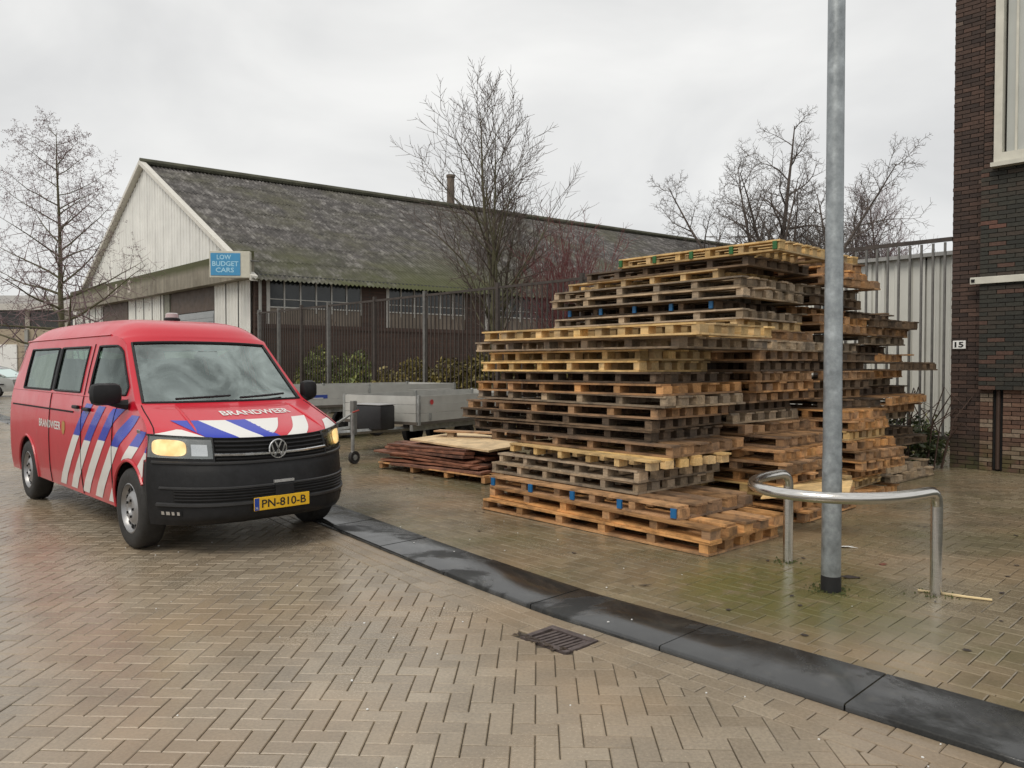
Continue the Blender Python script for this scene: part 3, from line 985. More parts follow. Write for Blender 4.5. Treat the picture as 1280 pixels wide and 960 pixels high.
# lettering
V2, F2, _ = text_mesh('BRANDWEER', 1, .02)
MB().add([surf(9.35 + .42 * v[1], -.30 + .80 * v[0], .005) for v in V2], F2).build('lettering', M_WFILM, van)
for sg in (-1, 1):
    m = MB(); P = []
    for v in V2:
        x = (-2.86 + .84 * v[0]) if sg < 0 else (-2.02 - .84 * v[0]); z = .885 + .085 * v[1]
        P.append((x, sg * (yside(x, z) + .0035), z))
    m.add(P, F2).build('lettering', M_WFILM, van)
    # small gold crest
    m = MB(); pts = [(0, .07), (.05, .05), (.055, -.02), (.03, -.06), (0, -.075), (-.03, -.06), (-.055, -.02), (-.05, .05)]
    m.add([(-1.92 + a, sg * (yside(-1.92, .92 + b) + .0035), .92 + b) for a, b in pts], [tuple(range(8))]).build('crest', plain('crest_gold', (.42, .22, .05), .4), van)
# doors: shut lines, handles, rail
def line_side(pts, r_=.0075, name='shut_line', mat=M_DARK, sg=-1, off=.0):
    MB().tube([(x, sg * (yside(x, z) + off), z) for x, z in pts], r_, 4).build(name, mat, van)
for sg in (-1, 1):
    line_side([(-1.33, .31 + .05 * i) for i in range(30)], sg=sg)
    line_side([(-.43 + .02 * i / 10, .42 + .06 * i) for i in range(14)], sg=sg)
    line_side([(-2.46, .31 + .05 * i) for i in range(20)], sg=sg)
    line_side([(-4.1 + .1 * i, 1.09) for i in range(26)], .009, 'door_rail', sg=sg, off=.002)
    line_side([(-4.2 + .07 * i, 1.27 - .018 * (i / 56)) for i in range(57)], .006, 'belt_line', M_RED, sg=sg, off=.002)
    line_side([(-4.2 + .0607 * i, 1.842 + .0 * i) for i in range(54)], .010, 'roof_gutter', M_RED, sg=sg, off=.004)
    for hx, hz in ((-1.49, 1.145), (-1.13, 1.135)):
        box_obj('door_handle', (hx, sg * (yside(hx, hz) + .018), hz), (.17, .03, .035), M_BLACK, van, bevel=.01)
    box_obj('side_marker', (.13, sg * (yside(.13, 1.0) + .006), 1.0), (.075, .012, .03), M_CHROME, van, bevel=.004)
    # mirror
    mr = link('mirror', None, van)
    mw = .25 if sg < 0 else .17; my = 1.0 if sg < 0 else .93
    m = MB(); m.bbox((-.24, sg * my, 1.305), (.13, mw, .19), .055)
    m.build('mirror_shell', M_BLACK, mr, smooth=True)
    box_obj('mirror_glass', (-.308, sg * my, 1.305), (.004, mw - .06, .14), M_CHROME, mr)
    MB().tube([(-.24, sg * .98, 1.24), (-.23, sg * .89, 1.215), (-.22, sg * .83, 1.21)], [.03, .035, .045], 8).build('mirror_arm', M_BLACK, mr, smooth=True)
# bonnet shut lines
MB().tube([surf(7.02, -.98 + 1.96 * i / 30, .002) for i in range(31)], .006, 4).build('shut_line', M_DARK, van)
for sg in (-1, 1):
    MB().tube([surf(7.1 + 3.6 * i / 14, sg * .955, .0015) for i in range(15)], .005, 4).build('shut_line', M_DARK, van)
    MB().tube([surf(7.5 + 3.2 * i / 14, sg * (.66 - .02 * i / 14), .0) for i in range(15)], [.002 + .012 * math.sin(math.pi * i / 14) for i in range(15)], 6).build('bonnet_crease', M_RED, van, smooth=True)
# beacon
bc = link('beacon', None, van); zt = surf(17.05, .02).z
MB().lathe([(.001, zt - .03), (.08, zt - .03), (.08, zt + .025), (.066, zt + .035)], 20, c=(-1.45, .02, 0)).build('beacon_base', M_BLACK, bc, smooth=True, fix=True)
MB().lathe([(.066, zt + .035), (.062, zt + .075), (.048, zt + .085), (.001, zt + .088)], 20, c=(-1.45, .02, 0)).build('beacon_lens', plain('beacon_lens', (.42, .36, .36), .2, coat=.5), bc, smooth=True, fix=True)
# antenna fin at the rear
box_obj('roof_hatch', (-3.1, .1, 2.055), (.5, .5, .03), M_RED, van, bevel=.012)

# interior
def seat(x, y, wd=.46, name='seat'):
    st = link(name, None, van)
    box_obj('cushion', (x + .22, y, .72), (.5, wd, .16), M_CLOTH, st, bevel=.05, smooth=True)
    rot = Matrix.Rotation(-.22, 3, 'Y')
    box_obj('backrest', (x - .08, y, 1.10), (.16, wd, .70), M_CLOTH, st, bevel=.06, rot=rot, smooth=True)
    box_obj('headrest', (x - .20, y, 1.53), (.11, wd * .58, .20), M_CLOTH, st, bevel=.045, rot=rot, smooth=True)
for y in (-.48, -.02, .48): seat(-.95, y)
for x in (-2.0, -2.9):
    for y in (-.5, 0, .5): seat(x, y)
dash = MB(); dash.bbox((-.12, 0, 1.04), (.34, 1.30, .24), .06)
dash.build('dashboard', M_TRIM, van, smooth=True)
st = MB(); st.tube([(-.42 + .08 * math.cos(a), .46 + .19 * math.cos(a + math.pi / 2), 1.17 + .17 * math.sin(a + math.pi / 2)) for a in [2 * math.pi * i / 20 for i in range(20)]], .016, 6, closed=True)
st.v = [(-.42 + (v[2] - 1.17) * .45, v[1], v[2]) for v in st.v]
st.tube([(-.42, .46, 1.17), (-.2, .46, 1.08)], .03, 6)
st.build('steering_wheel', M_BLACK, van, smooth=True)
box_obj('rear_view_mirror', (-.52, 0, 1.66), (.03, .2, .06), M_BLACK, van, bevel=.01)
box_obj('cabin_floor', (-2.0, 0, .50), (4.2, 1.5, .04), M_TRIM, van)
box_obj('rear_lining', (-4.12, 0, .85), (.03, 1.5, .75), M_LINING, van)
for sg in (-1, 1): box_obj('side_lining', (-2.6, sg * .80, .88), (2.9, .02, .72), M_LINING, van)

# pale headlining under the roof
m = MB(); m.grid([[surf(t, -.9 + 1.8 * j / 12, -.03) for j in range(13)] for t in [14 + .5 * i for i in range(14)]])
m.build('headlining', M_LINING, van)

# ================================================================== STREET FURNITURE
lp = thing('lamp_post', 'tall galvanised steel lamp post with a black base band', 'lamp post', (2.165, 5.18, YZ))
MB().lathe([(.063, 0), (.063, .9), (.061, .92), (.056, 3.0), (.050, 7.5), (.0, 7.52)], 32).build('pole', M_GALV, lp, smooth=True)
MB().lathe([(.0655, -.01), (.0655, .105), (.063, .107)], 32).build('base_band', plain('black_bitumen', (.010, .010, .011), .6), lp, smooth=True)

hb = thing('hoop_barrier', 'curved stainless steel hoop barrier bent round the lamp post', 'barrier', (2.48, 5.50, YZ))
HD = Vector((.62, -.785, 0)); HN = Vector((-.785, -.62, 0)); HH = .70
def hoop_pt(a): return HD * (.545 * math.cos(a)) + HN * (.90 * max(0, math.sin(a)) ** .72)
pts = []
for i in range(31):
    a = math.pi * (1 - i / 30); p = hoop_pt(a); pts.append(Vector((p.x, p.y, HH)))
p0, p1 = pts[0], pts[-1]
arc = [(.0, .10), (.010, .055), (.035, .022), (.075, .005), (.13, .0)]
lead0 = [Vector((p0.x, p0.y, HH - dz)) + HN * n_ for n_, dz in arc]
lead1 = [Vector((p1.x, p1.y, HH - dz)) + HN * n_ for n_, dz in arc[::-1]]
MB().tube(lead0 + [p for p in pts[2:-2]] + lead1, .037, 16).build('rail', M_STEEL, hb, smooth=True)
for p in (p0, p1):
    m = MB()
    m.tube([(p.x, p.y, -.03), (p.x, p.y, HH - .09)], .0368, 16); m.build('leg', M_STEEL, hb, smooth=True)

# litter
M_LATH = m_wood('lath_wood', (.48, .36, .17), (.66, .52, .28), .8)
def lath(name, label, cat, a, b, r_, mat, z=YZ):
    a = Vector((*a, 0)); b = Vector((*b, 0)); c = (a + b) / 2; d = b - a
    o = thing(name, label, cat, (c.x, c.y, z), math.atan2(d.y, d.x))
    L = d.length
    rr = random.Random(name)
    MB().tube([(-L / 2 + L * i / 6, rr.uniform(-.004, .004), r_ * .8 + .002) for i in range(7)], [r_ * rr.uniform(.8, 1.1) for i in range(7)], 6).build('shaft', mat, o)
    return o
lath('broken_lath', 'thin pale broken wooden lath lying by the hoop barrier leg', 'lath', (2.745, 5.16), (3.11, 4.94), .0095, M_LATH)
def scrap(name, label, cat, x, y, pts, mat, z=YZ, h=.004):
    rr = random.Random(label); n = len(pts)
    m = MB(); top = [(p[0], p[1], h + rr.uniform(0, .012)) for p in pts]
    m.add(top + [(p[0], p[1], p[2] - .0025) for p in top], [tuple(range(n)), tuple(range(2 * n - 1, n - 1, -1))] + [(i, n + i, n + (i + 1) % n, (i + 1) % n) for i in range(n)])
    o = m.build(name, mat); o.location = (x, y, z); return tag(o, label, cat)
scrap('splinter', 'white splintered wood scrap on the paving behind the lamp post', 'scrap', 2.79, 6.42, [(-.09, -.01), (.02, -.03), (.10, -.04), (.03, 0), (.09, .02), (-.02, .03), (-.08, .05), (-.03, .01)], M_WHITE)
M_LEAF = plain('dead_leaf', (.16, .05, .03), .7, var=.4, scale=30)
M_LEAF2 = plain('dark_leaf', (.035, .025, .02), .7, var=.4, scale=30)
leaf = [(-.03, 0), (-.012, -.02), (.015, -.018), (.035, 0), (.012, .02), (-.015, .016)]
scrap('fallen_leaf', 'reddish fallen leaf on the paving between post and building', 'leaf', 2.84, 5.85, leaf, M_LEAF)
scrap('wet_debris', 'small dark clump of wet debris right behind the lamp post base', 'debris', 2.43, 5.49, [(-.07, 0), (-.02, -.03), (.03, -.015), (.06, -.03), (.08, .01), (.0, .03)], M_LEAF2)
scrap('rag_scrap', 'dark twig scrap on the paving in front of the pallets', 'scrap', .92, 5.28, [(-.05, 0), (.0, -.012), (.05, 0), (0, .012)], M_LEAF2)
rng = random.Random(44)
m = MB()
for i in range(170):
    X = rng.uniform(-3.5, 6.5); Y = rng.uniform(4.0, 11.5)
    u, v = to_uv(X, Y)
    if v < kerb_in(u) + .1 or v > 12: continue
    s_ = rng.uniform(.25, .8); a = rng.uniform(0, 6.3)
    P = [(X + s_ * (p[0] * math.cos(a) - p[1] * math.sin(a)), Y + s_ * (p[0] * math.sin(a) + p[1] * math.cos(a)), YZ + .004 + rng.uniform(0, .006)) for p in leaf]
    m.add(P, [tuple(range(6))])
tag(m.build('leaf_litter', M_LEAF2), 'scattered small dark leaf bits on the wet yard paving', 'leaves', kind='stuff')
m = MB()
for i in range(60):
    u = rng.uniform(-7, 0); v = rng.uniform(kerb_out(u) - 2.2, kerb_in(u) + 1.0)
    z = .0 if v < kerb_out(u) else YZ + .006
    s_ = rng.uniform(.004, .010); p = W(u, v, z + .003)
    m.box(p, (s_, s_ * rng.uniform(.6, 1.5), .004), rz=rng.uniform(0, 3))
tag(m.build('paint_chips', M_WHITE), 'tiny white chips scattered on the kerb and road', 'chips', kind='stuff')

# ================================================================== PALLETS
PL, PW, PH = 2.8, 1.3, .111
BT, BH = .0185, .074
pal_mesh = {}
def board_mesh(key, d, mat, warp=0.0, seed=0):
    if key in pal_mesh: return pal_mesh[key]
    rr = random.Random(seed); m = MB(); n = 4
    rows = []
    x, y, z = d[0] / 2, d[1] / 2, d[2] / 2
    w1, w2 = rr.uniform(-warp, warp), rr.uniform(-warp, warp)
    for i in range(n + 1):
        t = -1 + 2 * i / n; dy = w1 * (t * t - .5); dz = w2 * (1 - t * t) * .25
        rows.append([(x * t, -y + dy, -z + dz), (x * t, y + dy, -z + dz), (x * t, y + dy, z + dz), (x * t, -y + dy, z + dz)])
    for r_ in rows: m.v += r_
    for i in range(n):
        for k in range(4): m.f.append((i * 4 + k, i * 4 + (k + 1) % 4, (i + 1) * 4 + (k + 1) % 4, (i + 1) * 4 + k))
    m.f.append((3, 2, 1, 0)); m.f.append(tuple(n * 4 + k for k in range(4)))
    pal_mesh[key] = m.mesh(key[0], mat, fix=True)
    return pal_mesh[key]
def part_at(name, me, loc, parent, rz=0.0):
    o = link(name, me, parent); o.location = loc; o.rotation_euler = (0, 0, rz); return o
M_CLIP = {'blue': plain('blue_clip', (.012, .13, .33), .45), 'green': plain('green_clip', (.02, .12, .03), .5), 'red': plain('red_clip', (.4, .02, .03), .5)}
def make_pallet(tone, label, u, v, z, L, Wd, yaw, rng, clips=None, nx=6, ny=6, feet=False, group='wooden pallets piled in the yard', simple=False):
    """near corner at (u,v); the long side runs towards -u, the short side towards +v"""
    mat = WOOD[tone]
    p = thing('wooden_pallet', label, 'pallet', W(u, v, z), A46 + R(yaw), group)
    p.scale = (L / PL, Wd / PW, 1)
    p.rotation_euler = (R(rng.uniform(-.35, .35)), R(rng.uniform(-.25, .25)), A46 + R(yaw + rng.uniform(-1.9, 1.9)))
    bw = PW / ny * .70
    ys = [bw / 2 + (PW - bw) * i / (ny - 1) for i in range(ny)]
    kb = ('board', tone, ny)
    for i, y in enumerate(ys):
        sd = rng.randrange(3)
        if 0 < i < ny - 1 and rng.random() < .07: continue
        me = board_mesh(('board', tone, ny, sd), (PL, bw, BT), mat, .006, sd)
        part_at('board', me, (-PL / 2 + rng.uniform(-.04, .04) + (rng.uniform(-.06, .16) if rng.random() < .12 else 0), y + rng.uniform(-.006, .006), PH - BT / 2), p, rng.uniform(-.004, .004))
    bx, by = .085, PW / ny * .60
    bxs = [-bx / 2 - (PL - bx) * i / (nx - 1) for i in range(nx)]
    meb = board_mesh(('block', tone, ny), (bx, by, BH - .001), mat)
    inner = MB()
    for i, x in enumerate(bxs):
        for j, y in enumerate(ys):
            edge = i == 0 or j == 0 or (i == nx - 1 and not simple) or (j == ny - 1 and not simple)
            if edge: part_at('block', meb, (x + rng.uniform(-.008, .008) + (-.004 if i == 0 else 0), y + rng.uniform(-.006, .006) + (.004 if j == 0 else 0), BT + BH / 2), p, rng.uniform(-.05, .05))
    if not simple:
        key = ('inner_blocks', tone, ny, nx)
        if key not in pal_mesh:
            for x in bxs[1:-1]:
                for y in ys[1:-1]: inner.box((x, y, BT + BH / 2), (bx, by, BH - .001))
            pal_mesh[key] = inner.mesh('inner_blocks', mat)
        o = link('inner_blocks', pal_mesh[key], p); o['kind'] = 'stuff'
    # underside: long boards at both sides and cross boards between them
    mel = board_mesh(('base_board', tone, ny), (PL, bw, BT), mat, .004, 9)
    mec = board_mesh(('cross_board', tone, ny), (PW - 2 * bw - .004, .10, BT), mat, .003, 4)
    if not feet:
        for y in (ys[0], ys[-1]): part_at('base_board', mel, (-PL / 2 + rng.uniform(-.012, .012), y, BT / 2), p)
        for x in ((-.05,) if simple else (-.05, -PL / 2, -PL + .05)): part_at('cross_board', mec, (x, PW / 2, BT / 2), p, math.pi / 2)
    if clips:
        for i in range(5):
            x = -.06 - (PL - .12) * i / 4
            box_obj('clip', (x, -.008, PH * .5), (.06, .02, PH * .72), M_CLIP[clips], p)
    return p

ORD = ['lowest', 'second lowest'] + [w + ' from the ground' for w in ('third', 'fourth', 'fifth', 'sixth', 'seventh', 'eighth', 'ninth', 'tenth', 'eleventh', 'twelfth', 'thirteenth', 'fourteenth', 'fifteenth', 'sixteenth', 'seventeenth', 'eighteenth', 'nineteenth', 'twentieth', 'twenty-first', 'twenty-second', 'twenty-third', 'twenty-fourth', 'twenty-fifth', 'twenty-sixth', 'twenty-seventh')]
def ordinal(i, n): return 'topmost' if i == n - 1 else 'second from the top' if i == n - 2 else 'third from the top' if i == n - 3 else ORD[i]
Y_, O_, B_, G_, D_ = 'pale yellow', 'orange brown', 'brown', 'weathered grey', 'dark'
# near stack, bottom to top: tone, u, v, L, W, yaw, clip
NEAR = [
    (O_, -3.29, 5.35, 2.79, 1.11, -2, None), (O_, -3.27, 5.34, 2.80, 1.10, -2.4, None), (B_, -3.63, 5.45, 2.50, 1.12, -1.5, 'blue'), (G_, -4.25, 5.70, 2.05, 1.25, -1, None),
    (G_, -4.22, 5.68, 2.02, 1.25, -3.5, None), (Y_, -4.05, 5.62, 2.05, 1.15, -4.5, None), (B_, -4.02, 5.92, 2.45, 1.30, -1, None), (D_, -4.34, 6.02, 2.57, 1.25, -2, None),
    (D_, -4.33, 6.03, 2.76, 1.28, -1.5, None), (B_, -4.25, 6.02, 2.79, 1.26, -2.2, None), (G_, -4.15, 6.0, 2.82, 1.32, -2, None), (O_, -4.18, 6.0, 2.78, 1.34, -1.7, None),
    (D_, -4.33, 6.08, 2.25, 1.30, -2, None), (Y_, -4.55, 6.12, 2.30, 1.25, -1.4, None), (Y_, -4.55, 6.14, 2.26, 1.25, -2.3, None), (G_, -4.02, 6.02, 2.95, 1.32, -2, None), (Y_, -3.72, 5.88, 3.0, 1.22, -1.2, None)]
PITCH = .1125
rng = random.Random(21)
for i, (tone, u, v, L, Wd, yaw, clip) in enumerate(NEAR):
    lab = f'{tone} wooden pallet, {ordinal(i, len(NEAR))} in the nearest stack'
    if clip: lab = f'{tone} wooden pallet with {clip} clips low in the nearest stack'
    nx, ny = ((11, 6) if i == 16 else (6, 5 if i < 3 else 6))
    make_pallet(tone, lab, u, v, YZ + .004 + i * PITCH, L, Wd, yaw, rng, clip, nx, ny, feet=(i == 5))
# tall middle stack
MID_TOP = [(Y_, -4.25, 7.42, 2.65, 1.38, None), (G_, -4.17, 7.42, 2.73, 1.38, None), (D_, -4.52, 7.46, 2.2, 1.38, 'blue'), (G_, -4.13, 7.36, 2.79, 1.36, None), (G_, -4.16, 7.36, 2.77, 1.36, None),
           (Y_, -4.50, 7.48, 2.25, 1.30, None), (D_, -4.13, 7.46, 2.29, 1.35, None), (Y_, -3.75, 7.40, 2.1, 1.2, 'green')]
NM = 25
low = [(O_, -3.35), (O_, -3.42), (Y_, -3.40), (O_, -3.55), (B_, -3.5), (O_, -3.6), (B_, -3.72), (B_, -4.1), (G_, -4.25), (D_, -4.3), (B_, -4.1), (O_, -4.02), (B_, -4.0), (D_, -4.02), (B_, -3.97), (G_, -3.95), (B_, -4.05)]
for i in range(NM):
    if i < 17:
        tone, u = low[i]; v, L, Wd, clip = 7.40 + rng.uniform(-.05, .05) - (.28 if i < 6 else 0), 2.75 + rng.uniform(-.3, .1), 1.36 + rng.uniform(-.05, .02) - (.1 if i < 6 else 0), ('red' if i == 16 else None)
    else: tone, u, v, L, Wd, clip = MID_TOP[i - 17]
    lab = f'{tone} wooden pallet, {ordinal(i, NM)} in the tall middle stack'
    if clip: lab = f'{tone} wooden pallet with {clip} clips in the tall middle stack'
    make_pallet(tone, lab, u, v, YZ + .004 + i * PITCH, L, Wd, rng.uniform(-3, 0), rng, clip if clip != 'red' else None, 6, 6 if i % 3 else 7)
# stack behind it, orange at the foot, and the far stack by the fence
NR = 26
for i in range(NR):
    if i < 9: tone, u, v, Wd = (O_, Y_, O_, O_, B_, O_, Y_, O_, O_)[i], -3.5 + rng.uniform(-.1, .1), 8.72, 1.0
    else: tone, u, v, Wd = rng.choice([B_, G_, D_, O_, B_, D_]), -4.0 + rng.uniform(-.34, .2), 8.82 + rng.uniform(-.03, .05), 1.32
    if i >= NR - 3: tone, u = (O_, B_, Y_)[i - NR + 3], (-3.95, -4.15, -4.2)[i - NR + 3]
    make_pallet(tone, f'{tone} wooden pallet, {ordinal(i, NR)} in the stack behind the lamp post', u, v, YZ + .004 + i * PITCH, 2.7 + rng.uniform(-.4, .1), Wd, rng.uniform(-6, 2), rng, None, 6, 6, simple=True)
NF = 20
for i in range(NF):
    tone = rng.choice([B_, G_, D_, D_, B_]) if i not in (9, 12, 14) else O_
    u = -3.88 + rng.uniform(-.45, .30) - (.0 if i > 4 else .05 * i)
    make_pallet(tone, f'{tone} wooden pallet, {ordinal(i, NF)} in the far stack beside the fence', u, 10.25 + rng.uniform(-.05, .08), YZ + .004 + i * PITCH, 2.7 + rng.uniform(-.5, .1), 1.42, rng.uniform(-5, 3), rng, None, 6, 6, simple=True)
# cardboard-coloured sheet sticking out between the stacks
o = box_obj('plywood_offcut', (0, 0, 0), (.75, .42, .012), WOOD[Y_]); o.location = W(-3.15, 6.78, .42); o.rotation_euler = (R(6), R(-9), A46 + .3)
tag(o, 'loose tan plywood offcut jutting out between the pallet stacks', 'board')

# ================================================================== BOARD PILE
du, dv = to_uv(-.36, 9.77)
BPA = math.atan2(9.77 - 11.3, -.36 + 1.94)
BP0 = Vector((-.36, 9.77, YZ))
bp = make_pallet('orange brown', 'low orange wooden pallet carrying the pile of red-brown boards', 0, 0, 0, 2.2, 1.25, 0, random.Random(2), None, 4, 6, feet=True, group=None)
bp.location = BP0; bp.rotation_euler = (0, 0, BPA); bp.scale = (2.25 / PL, 1.25 / PW, 1)
rng = random.Random(8)
wf = ['lowest', 'second', 'third', 'fourth', 'fifth', 'sixth']
bx = Vector((math.cos(BPA), math.sin(BPA), 0)); by = Vector((-math.sin(BPA), math.cos(BPA), 0))
n = 0
for lay_ in range(7):
    z = YZ + PH + .012 + lay_ * .042
    nb = 5
    for k in range(nb):
        L = rng.uniform(1.8, 2.25) - .06 * lay_; wd = .19
        c = BP0 + bx * (-1.12 - .05 * lay_ + rng.uniform(-.13, .10)) + by * (.12 + k * .235 + rng.uniform(-.02, .02) + .015 * lay_)
        o = MB(); nn = 8; hh = rng.uniform(.022, .034)
        A_ = [rng.uniform(-.008, .008) for _ in range(nn + 1)]; Bb = [rng.uniform(-.012, .012) for _ in range(nn + 1)]
        for i in range(nn + 1):
            x = -L / 2 + L * i / nn
            o.v += [(x, -wd / 2 + Bb[i], -hh / 2 + A_[i] * .5), (x, wd / 2 + Bb[i], -hh / 2), (x, wd / 2 + Bb[i] * .5, hh / 2), (x, -wd / 2 + Bb[i] - .004, hh / 2 + A_[i])]
        for i in range(nn):
            for q in range(4): o.f.append((i * 4 + q, i * 4 + (q + 1) % 4, (i + 1) * 4 + (q + 1) % 4, (i + 1) * 4 + q))
        o.f.append((3, 2, 1, 0)); o.f.append(tuple(nn * 4 + q for q in range(4)))
        ob = o.build('rough_board', M_BARK_BOARD, fix=True)
        ob.location = (c.x, c.y, z + rng.uniform(0, .006)); ob.rotation_euler = (R(rng.uniform(-2, 2)), R(rng.uniform(-1.3, 1.3)), BPA + rng.uniform(-.075, .075))
        tag(ob, f'rough red-brown board, {["frontmost", "second from the front", "middle", "second from the back", "rearmost"][k]} in the {ORD[lay_].replace(" from the ground", "") if lay_ < 6 else "top"} layer of the board pile', 'board', 'red-brown boards in the pile')
zt = YZ + PH + .012 + 7 * .042
o = box_obj('plywood_sheet', (0, 0, 0), (1.75, .95, .028), M_PLY, bevel=.003); c = BP0 + bx * -.95 + by * .70
o.location = (c.x, c.y, zt + .035); o.rotation_euler = (R(3), R(1.0), BPA - .05); tag(o, 'pale clean plywood sheet on top of the red-brown boards', 'board')
tp = thing('pallet_fragment', 'short brown plank on two blocks lying on the pale plywood', 'pallet', (c.x + .05, c.y + .25, zt + .055), BPA + .35)
box_obj('plank', (0, 0, .085), (1.35, .20, .022), WOOD[B_], tp); 
for x in (-.42, .32): box_obj('block', (x, 0, .037), (.11, .11, .072), WOOD[G_], tp)

# ================================================================== TRAILERS
M_FGR = plain('dull_steel', (.20, .20, .19), .55, .4, var=.2)
def trailer(label, x, y, ang, L, Wd, z0, z1, front=True, extras=False):
    t = thing('flatbed_trailer', label, 'trailer', (x, y, YZ), ang, 'aluminium trailers parked by the fence')
    # x axis: from the front backwards; y axis: left of travel away from the camera
    box_obj('floor', (L / 2, Wd / 2, z0 - .02), (L, Wd, .05), plain('trailer_floor', (.10, .085, .07), .7), t)
    for yy in (.012, Wd - .012):
        nseg = 2
        for k in range(nseg):
            l = L / nseg - .05
            m = MB(); cx = (k + .5) * L / nseg
            h = (z1 - z0)
            for q in range(3): m.box((cx, yy, z0 + h * (q + .5) / 3), (l, .025, h / 3 - .008))
            sp = m.build('side_panel', M_ALU, t); sp['kind'] = 'stuff'
            for hx in (-l * .35, l * .35): box_obj('latch', (cx + hx, yy - .022, z0 + .08), (.05, .02, .12), M_GALV2, sp)
        for k in range(nseg + 1):
            box_obj('stake', (min(max(k * L / nseg, .025), L - .025), yy - .004, (z0 + z1) / 2 - .02), (.05, .05, z1 - z0 + .06), M_GALV2, t)
    for xx in (.012, L - .012):
        m = MB(); h = z1 - z0
        for q in range(3): m.box((xx, Wd / 2, z0 + h * (q + .5) / 3), (.025, Wd - .1, h / 3 - .008))
        m.build('end_panel', M_ALU, t)['kind'] = 'stuff'
    for yy in (.15, Wd - .15): box_obj('chassis_rail', (L / 2, yy, z0 - .10), (L, .06, .10), M_GALV2, t)
    for xx in (L * .5 - .36, L * .5 + .36):
        for yy in (.12, Wd - .12):
            w_ = link('wheel', None, t); w_.location = (xx, yy + .12 * (1 if yy < 1 else -1), .26)
            MB().lathe([(.15, -.07), (.235, -.075), (.26, -.05), (.26, .05), (.235, .075), (.15, .07)], 24, 'y', close=True).build('tyre', M_RUBBER, w_, smooth=True, fix=True)
            MB().lathe([(.152, -.06), (.11, -.03), (.05, -.05), (.001, -.05)], 20, 'y').build('rim', M_BLACK, w_, smooth=True)
    # drawbar
    for s_ in (0.35, Wd - .35):
        MB().tube([(.2, s_, z0 - .12), (-1.75, Wd / 2, z0 - .12)], .04, 4).build('drawbar', M_GALV2, t)
    box_obj('coupling', (-1.88, Wd / 2, z0 - .11), (.28, .09, .09), M_GALV2, t, bevel=.02)
    j = link('jockey_wheel', None, t)
    MB().tube([(-1.2, .33, .16), (-1.2, .33, .80)], .027, 8).build('tube', M_GALV2, j, smooth=True)
    MB().lathe([(.05, -.025), (.10, -.028), (.10, .028), (.05, .025)], 16, 'y', c=(-1.17, .33, .10), close=True).build('tyre', M_RUBBER, j, smooth=True, fix=True)
    MB().tube([(-1.17, .30, .10), (-1.17, .36, .10)], .045, 8).build('hub', M_GALV2, j)
    MB().tube([(-1.2, .33, .80), (-1.2, .2, .84)], .012, 6).build('crank', plain('red_handle', (.35, .04, .03), .5), j)
    if extras:
        b = MB(); b.bbox((-.42, .62, z0 + .10), (.36, .66, .40), .03); b.build('tool_box', plain('box_black', (.018, .018, .02), .5, bump=.2), t, smooth=True)
        box_obj('box_cover', (-.42, .62, z0 + .31), (.38, .68, .014), plain('grey_cover', (.33, .33, .33), .5), t, bevel=.005)
        box_obj('winch_post', (-.98, .52, z0 + .12), (.08, .08, .54), M_FGR, t, bevel=.006)
        MB().tube([(-.98, .52, z0 + .2), (-1.5, .7, z0 - .1)], .02, 6).build('brace', M_GALV2, t)
        m = MB(); m.lathe([(.001, 0), (.045, 0), (.045, .004)], 16); m.v = [(.35 + v[0], -.014 - v[2], z0 + .33 + v[1]) for v in m.v]
        m.build('round_mark', plain('red_mark', (.5, .05, .05), .5), t, fix=True)
    else:
        box_obj('name_strip', (1.05, -.004, z0 + (z1 - z0) * .45), (.75, .004, .075), plain('blue_strip', (.03, .06, .28), .5), t)
        box_obj('name_strip_edge', (.95, -.0065, z0 + (z1 - z0) * .45 - .028), (.75, .004, .014), M_WHITE, t)
    return t
trailer('nearer aluminium trailer with a black tool box and jockey wheel', -1.56, 12.75, math.atan2(.85, .53), 4.0, 1.7, .58, 1.02, extras=True)
trailer('farther aluminium trailer with a blue strip, partly behind the van', -4.75, 14.6, math.atan2(.70, .68), 4.9, 1.8, .72, 1.12)

# moss and grime where posts meet the paving
M_MOSS = plain('moss', (.05, .06, .014), .9, var=.4, scale=30)
def moss_ring(label, cx, cy, r_, n, seed):
    rng = random.Random(seed); m = MB()
    for _ in range(n):
        a = rng.uniform(0, 6.283); d = r_ + abs(rng.gauss(0, .05)); s_ = rng.uniform(.004, .011)
        p = Vector((d * math.cos(a), d * math.sin(a), rng.uniform(.0, .006)))
        m.add([p + Vector((-s_, -s_, 0)), p + Vector((s_, -s_ * .6, 0)), p + Vector((s_ * .5, s_, 0)), p + Vector((0, 0, s_ * 1.4))], [(0, 1, 3), (1, 2, 3), (2, 0, 3)])
    o = m.build('moss_ring', M_MOSS); o.location = (cx, cy, YZ + .002)
    tag(o, label, 'moss', kind='stuff')
moss_ring('moss and grime ringing the foot of the lamp post', 2.165, 5.18, .066, 70, 1)
moss_ring('moss at the foot of the left hoop barrier leg', 2.48 - .545 * .62, 5.50 + .545 * .785, .036, 40, 2)
moss_ring('moss at the foot of the right hoop barrier leg', 2.48 + .545 * .62, 5.50 - .545 * .785, .036, 40, 3)

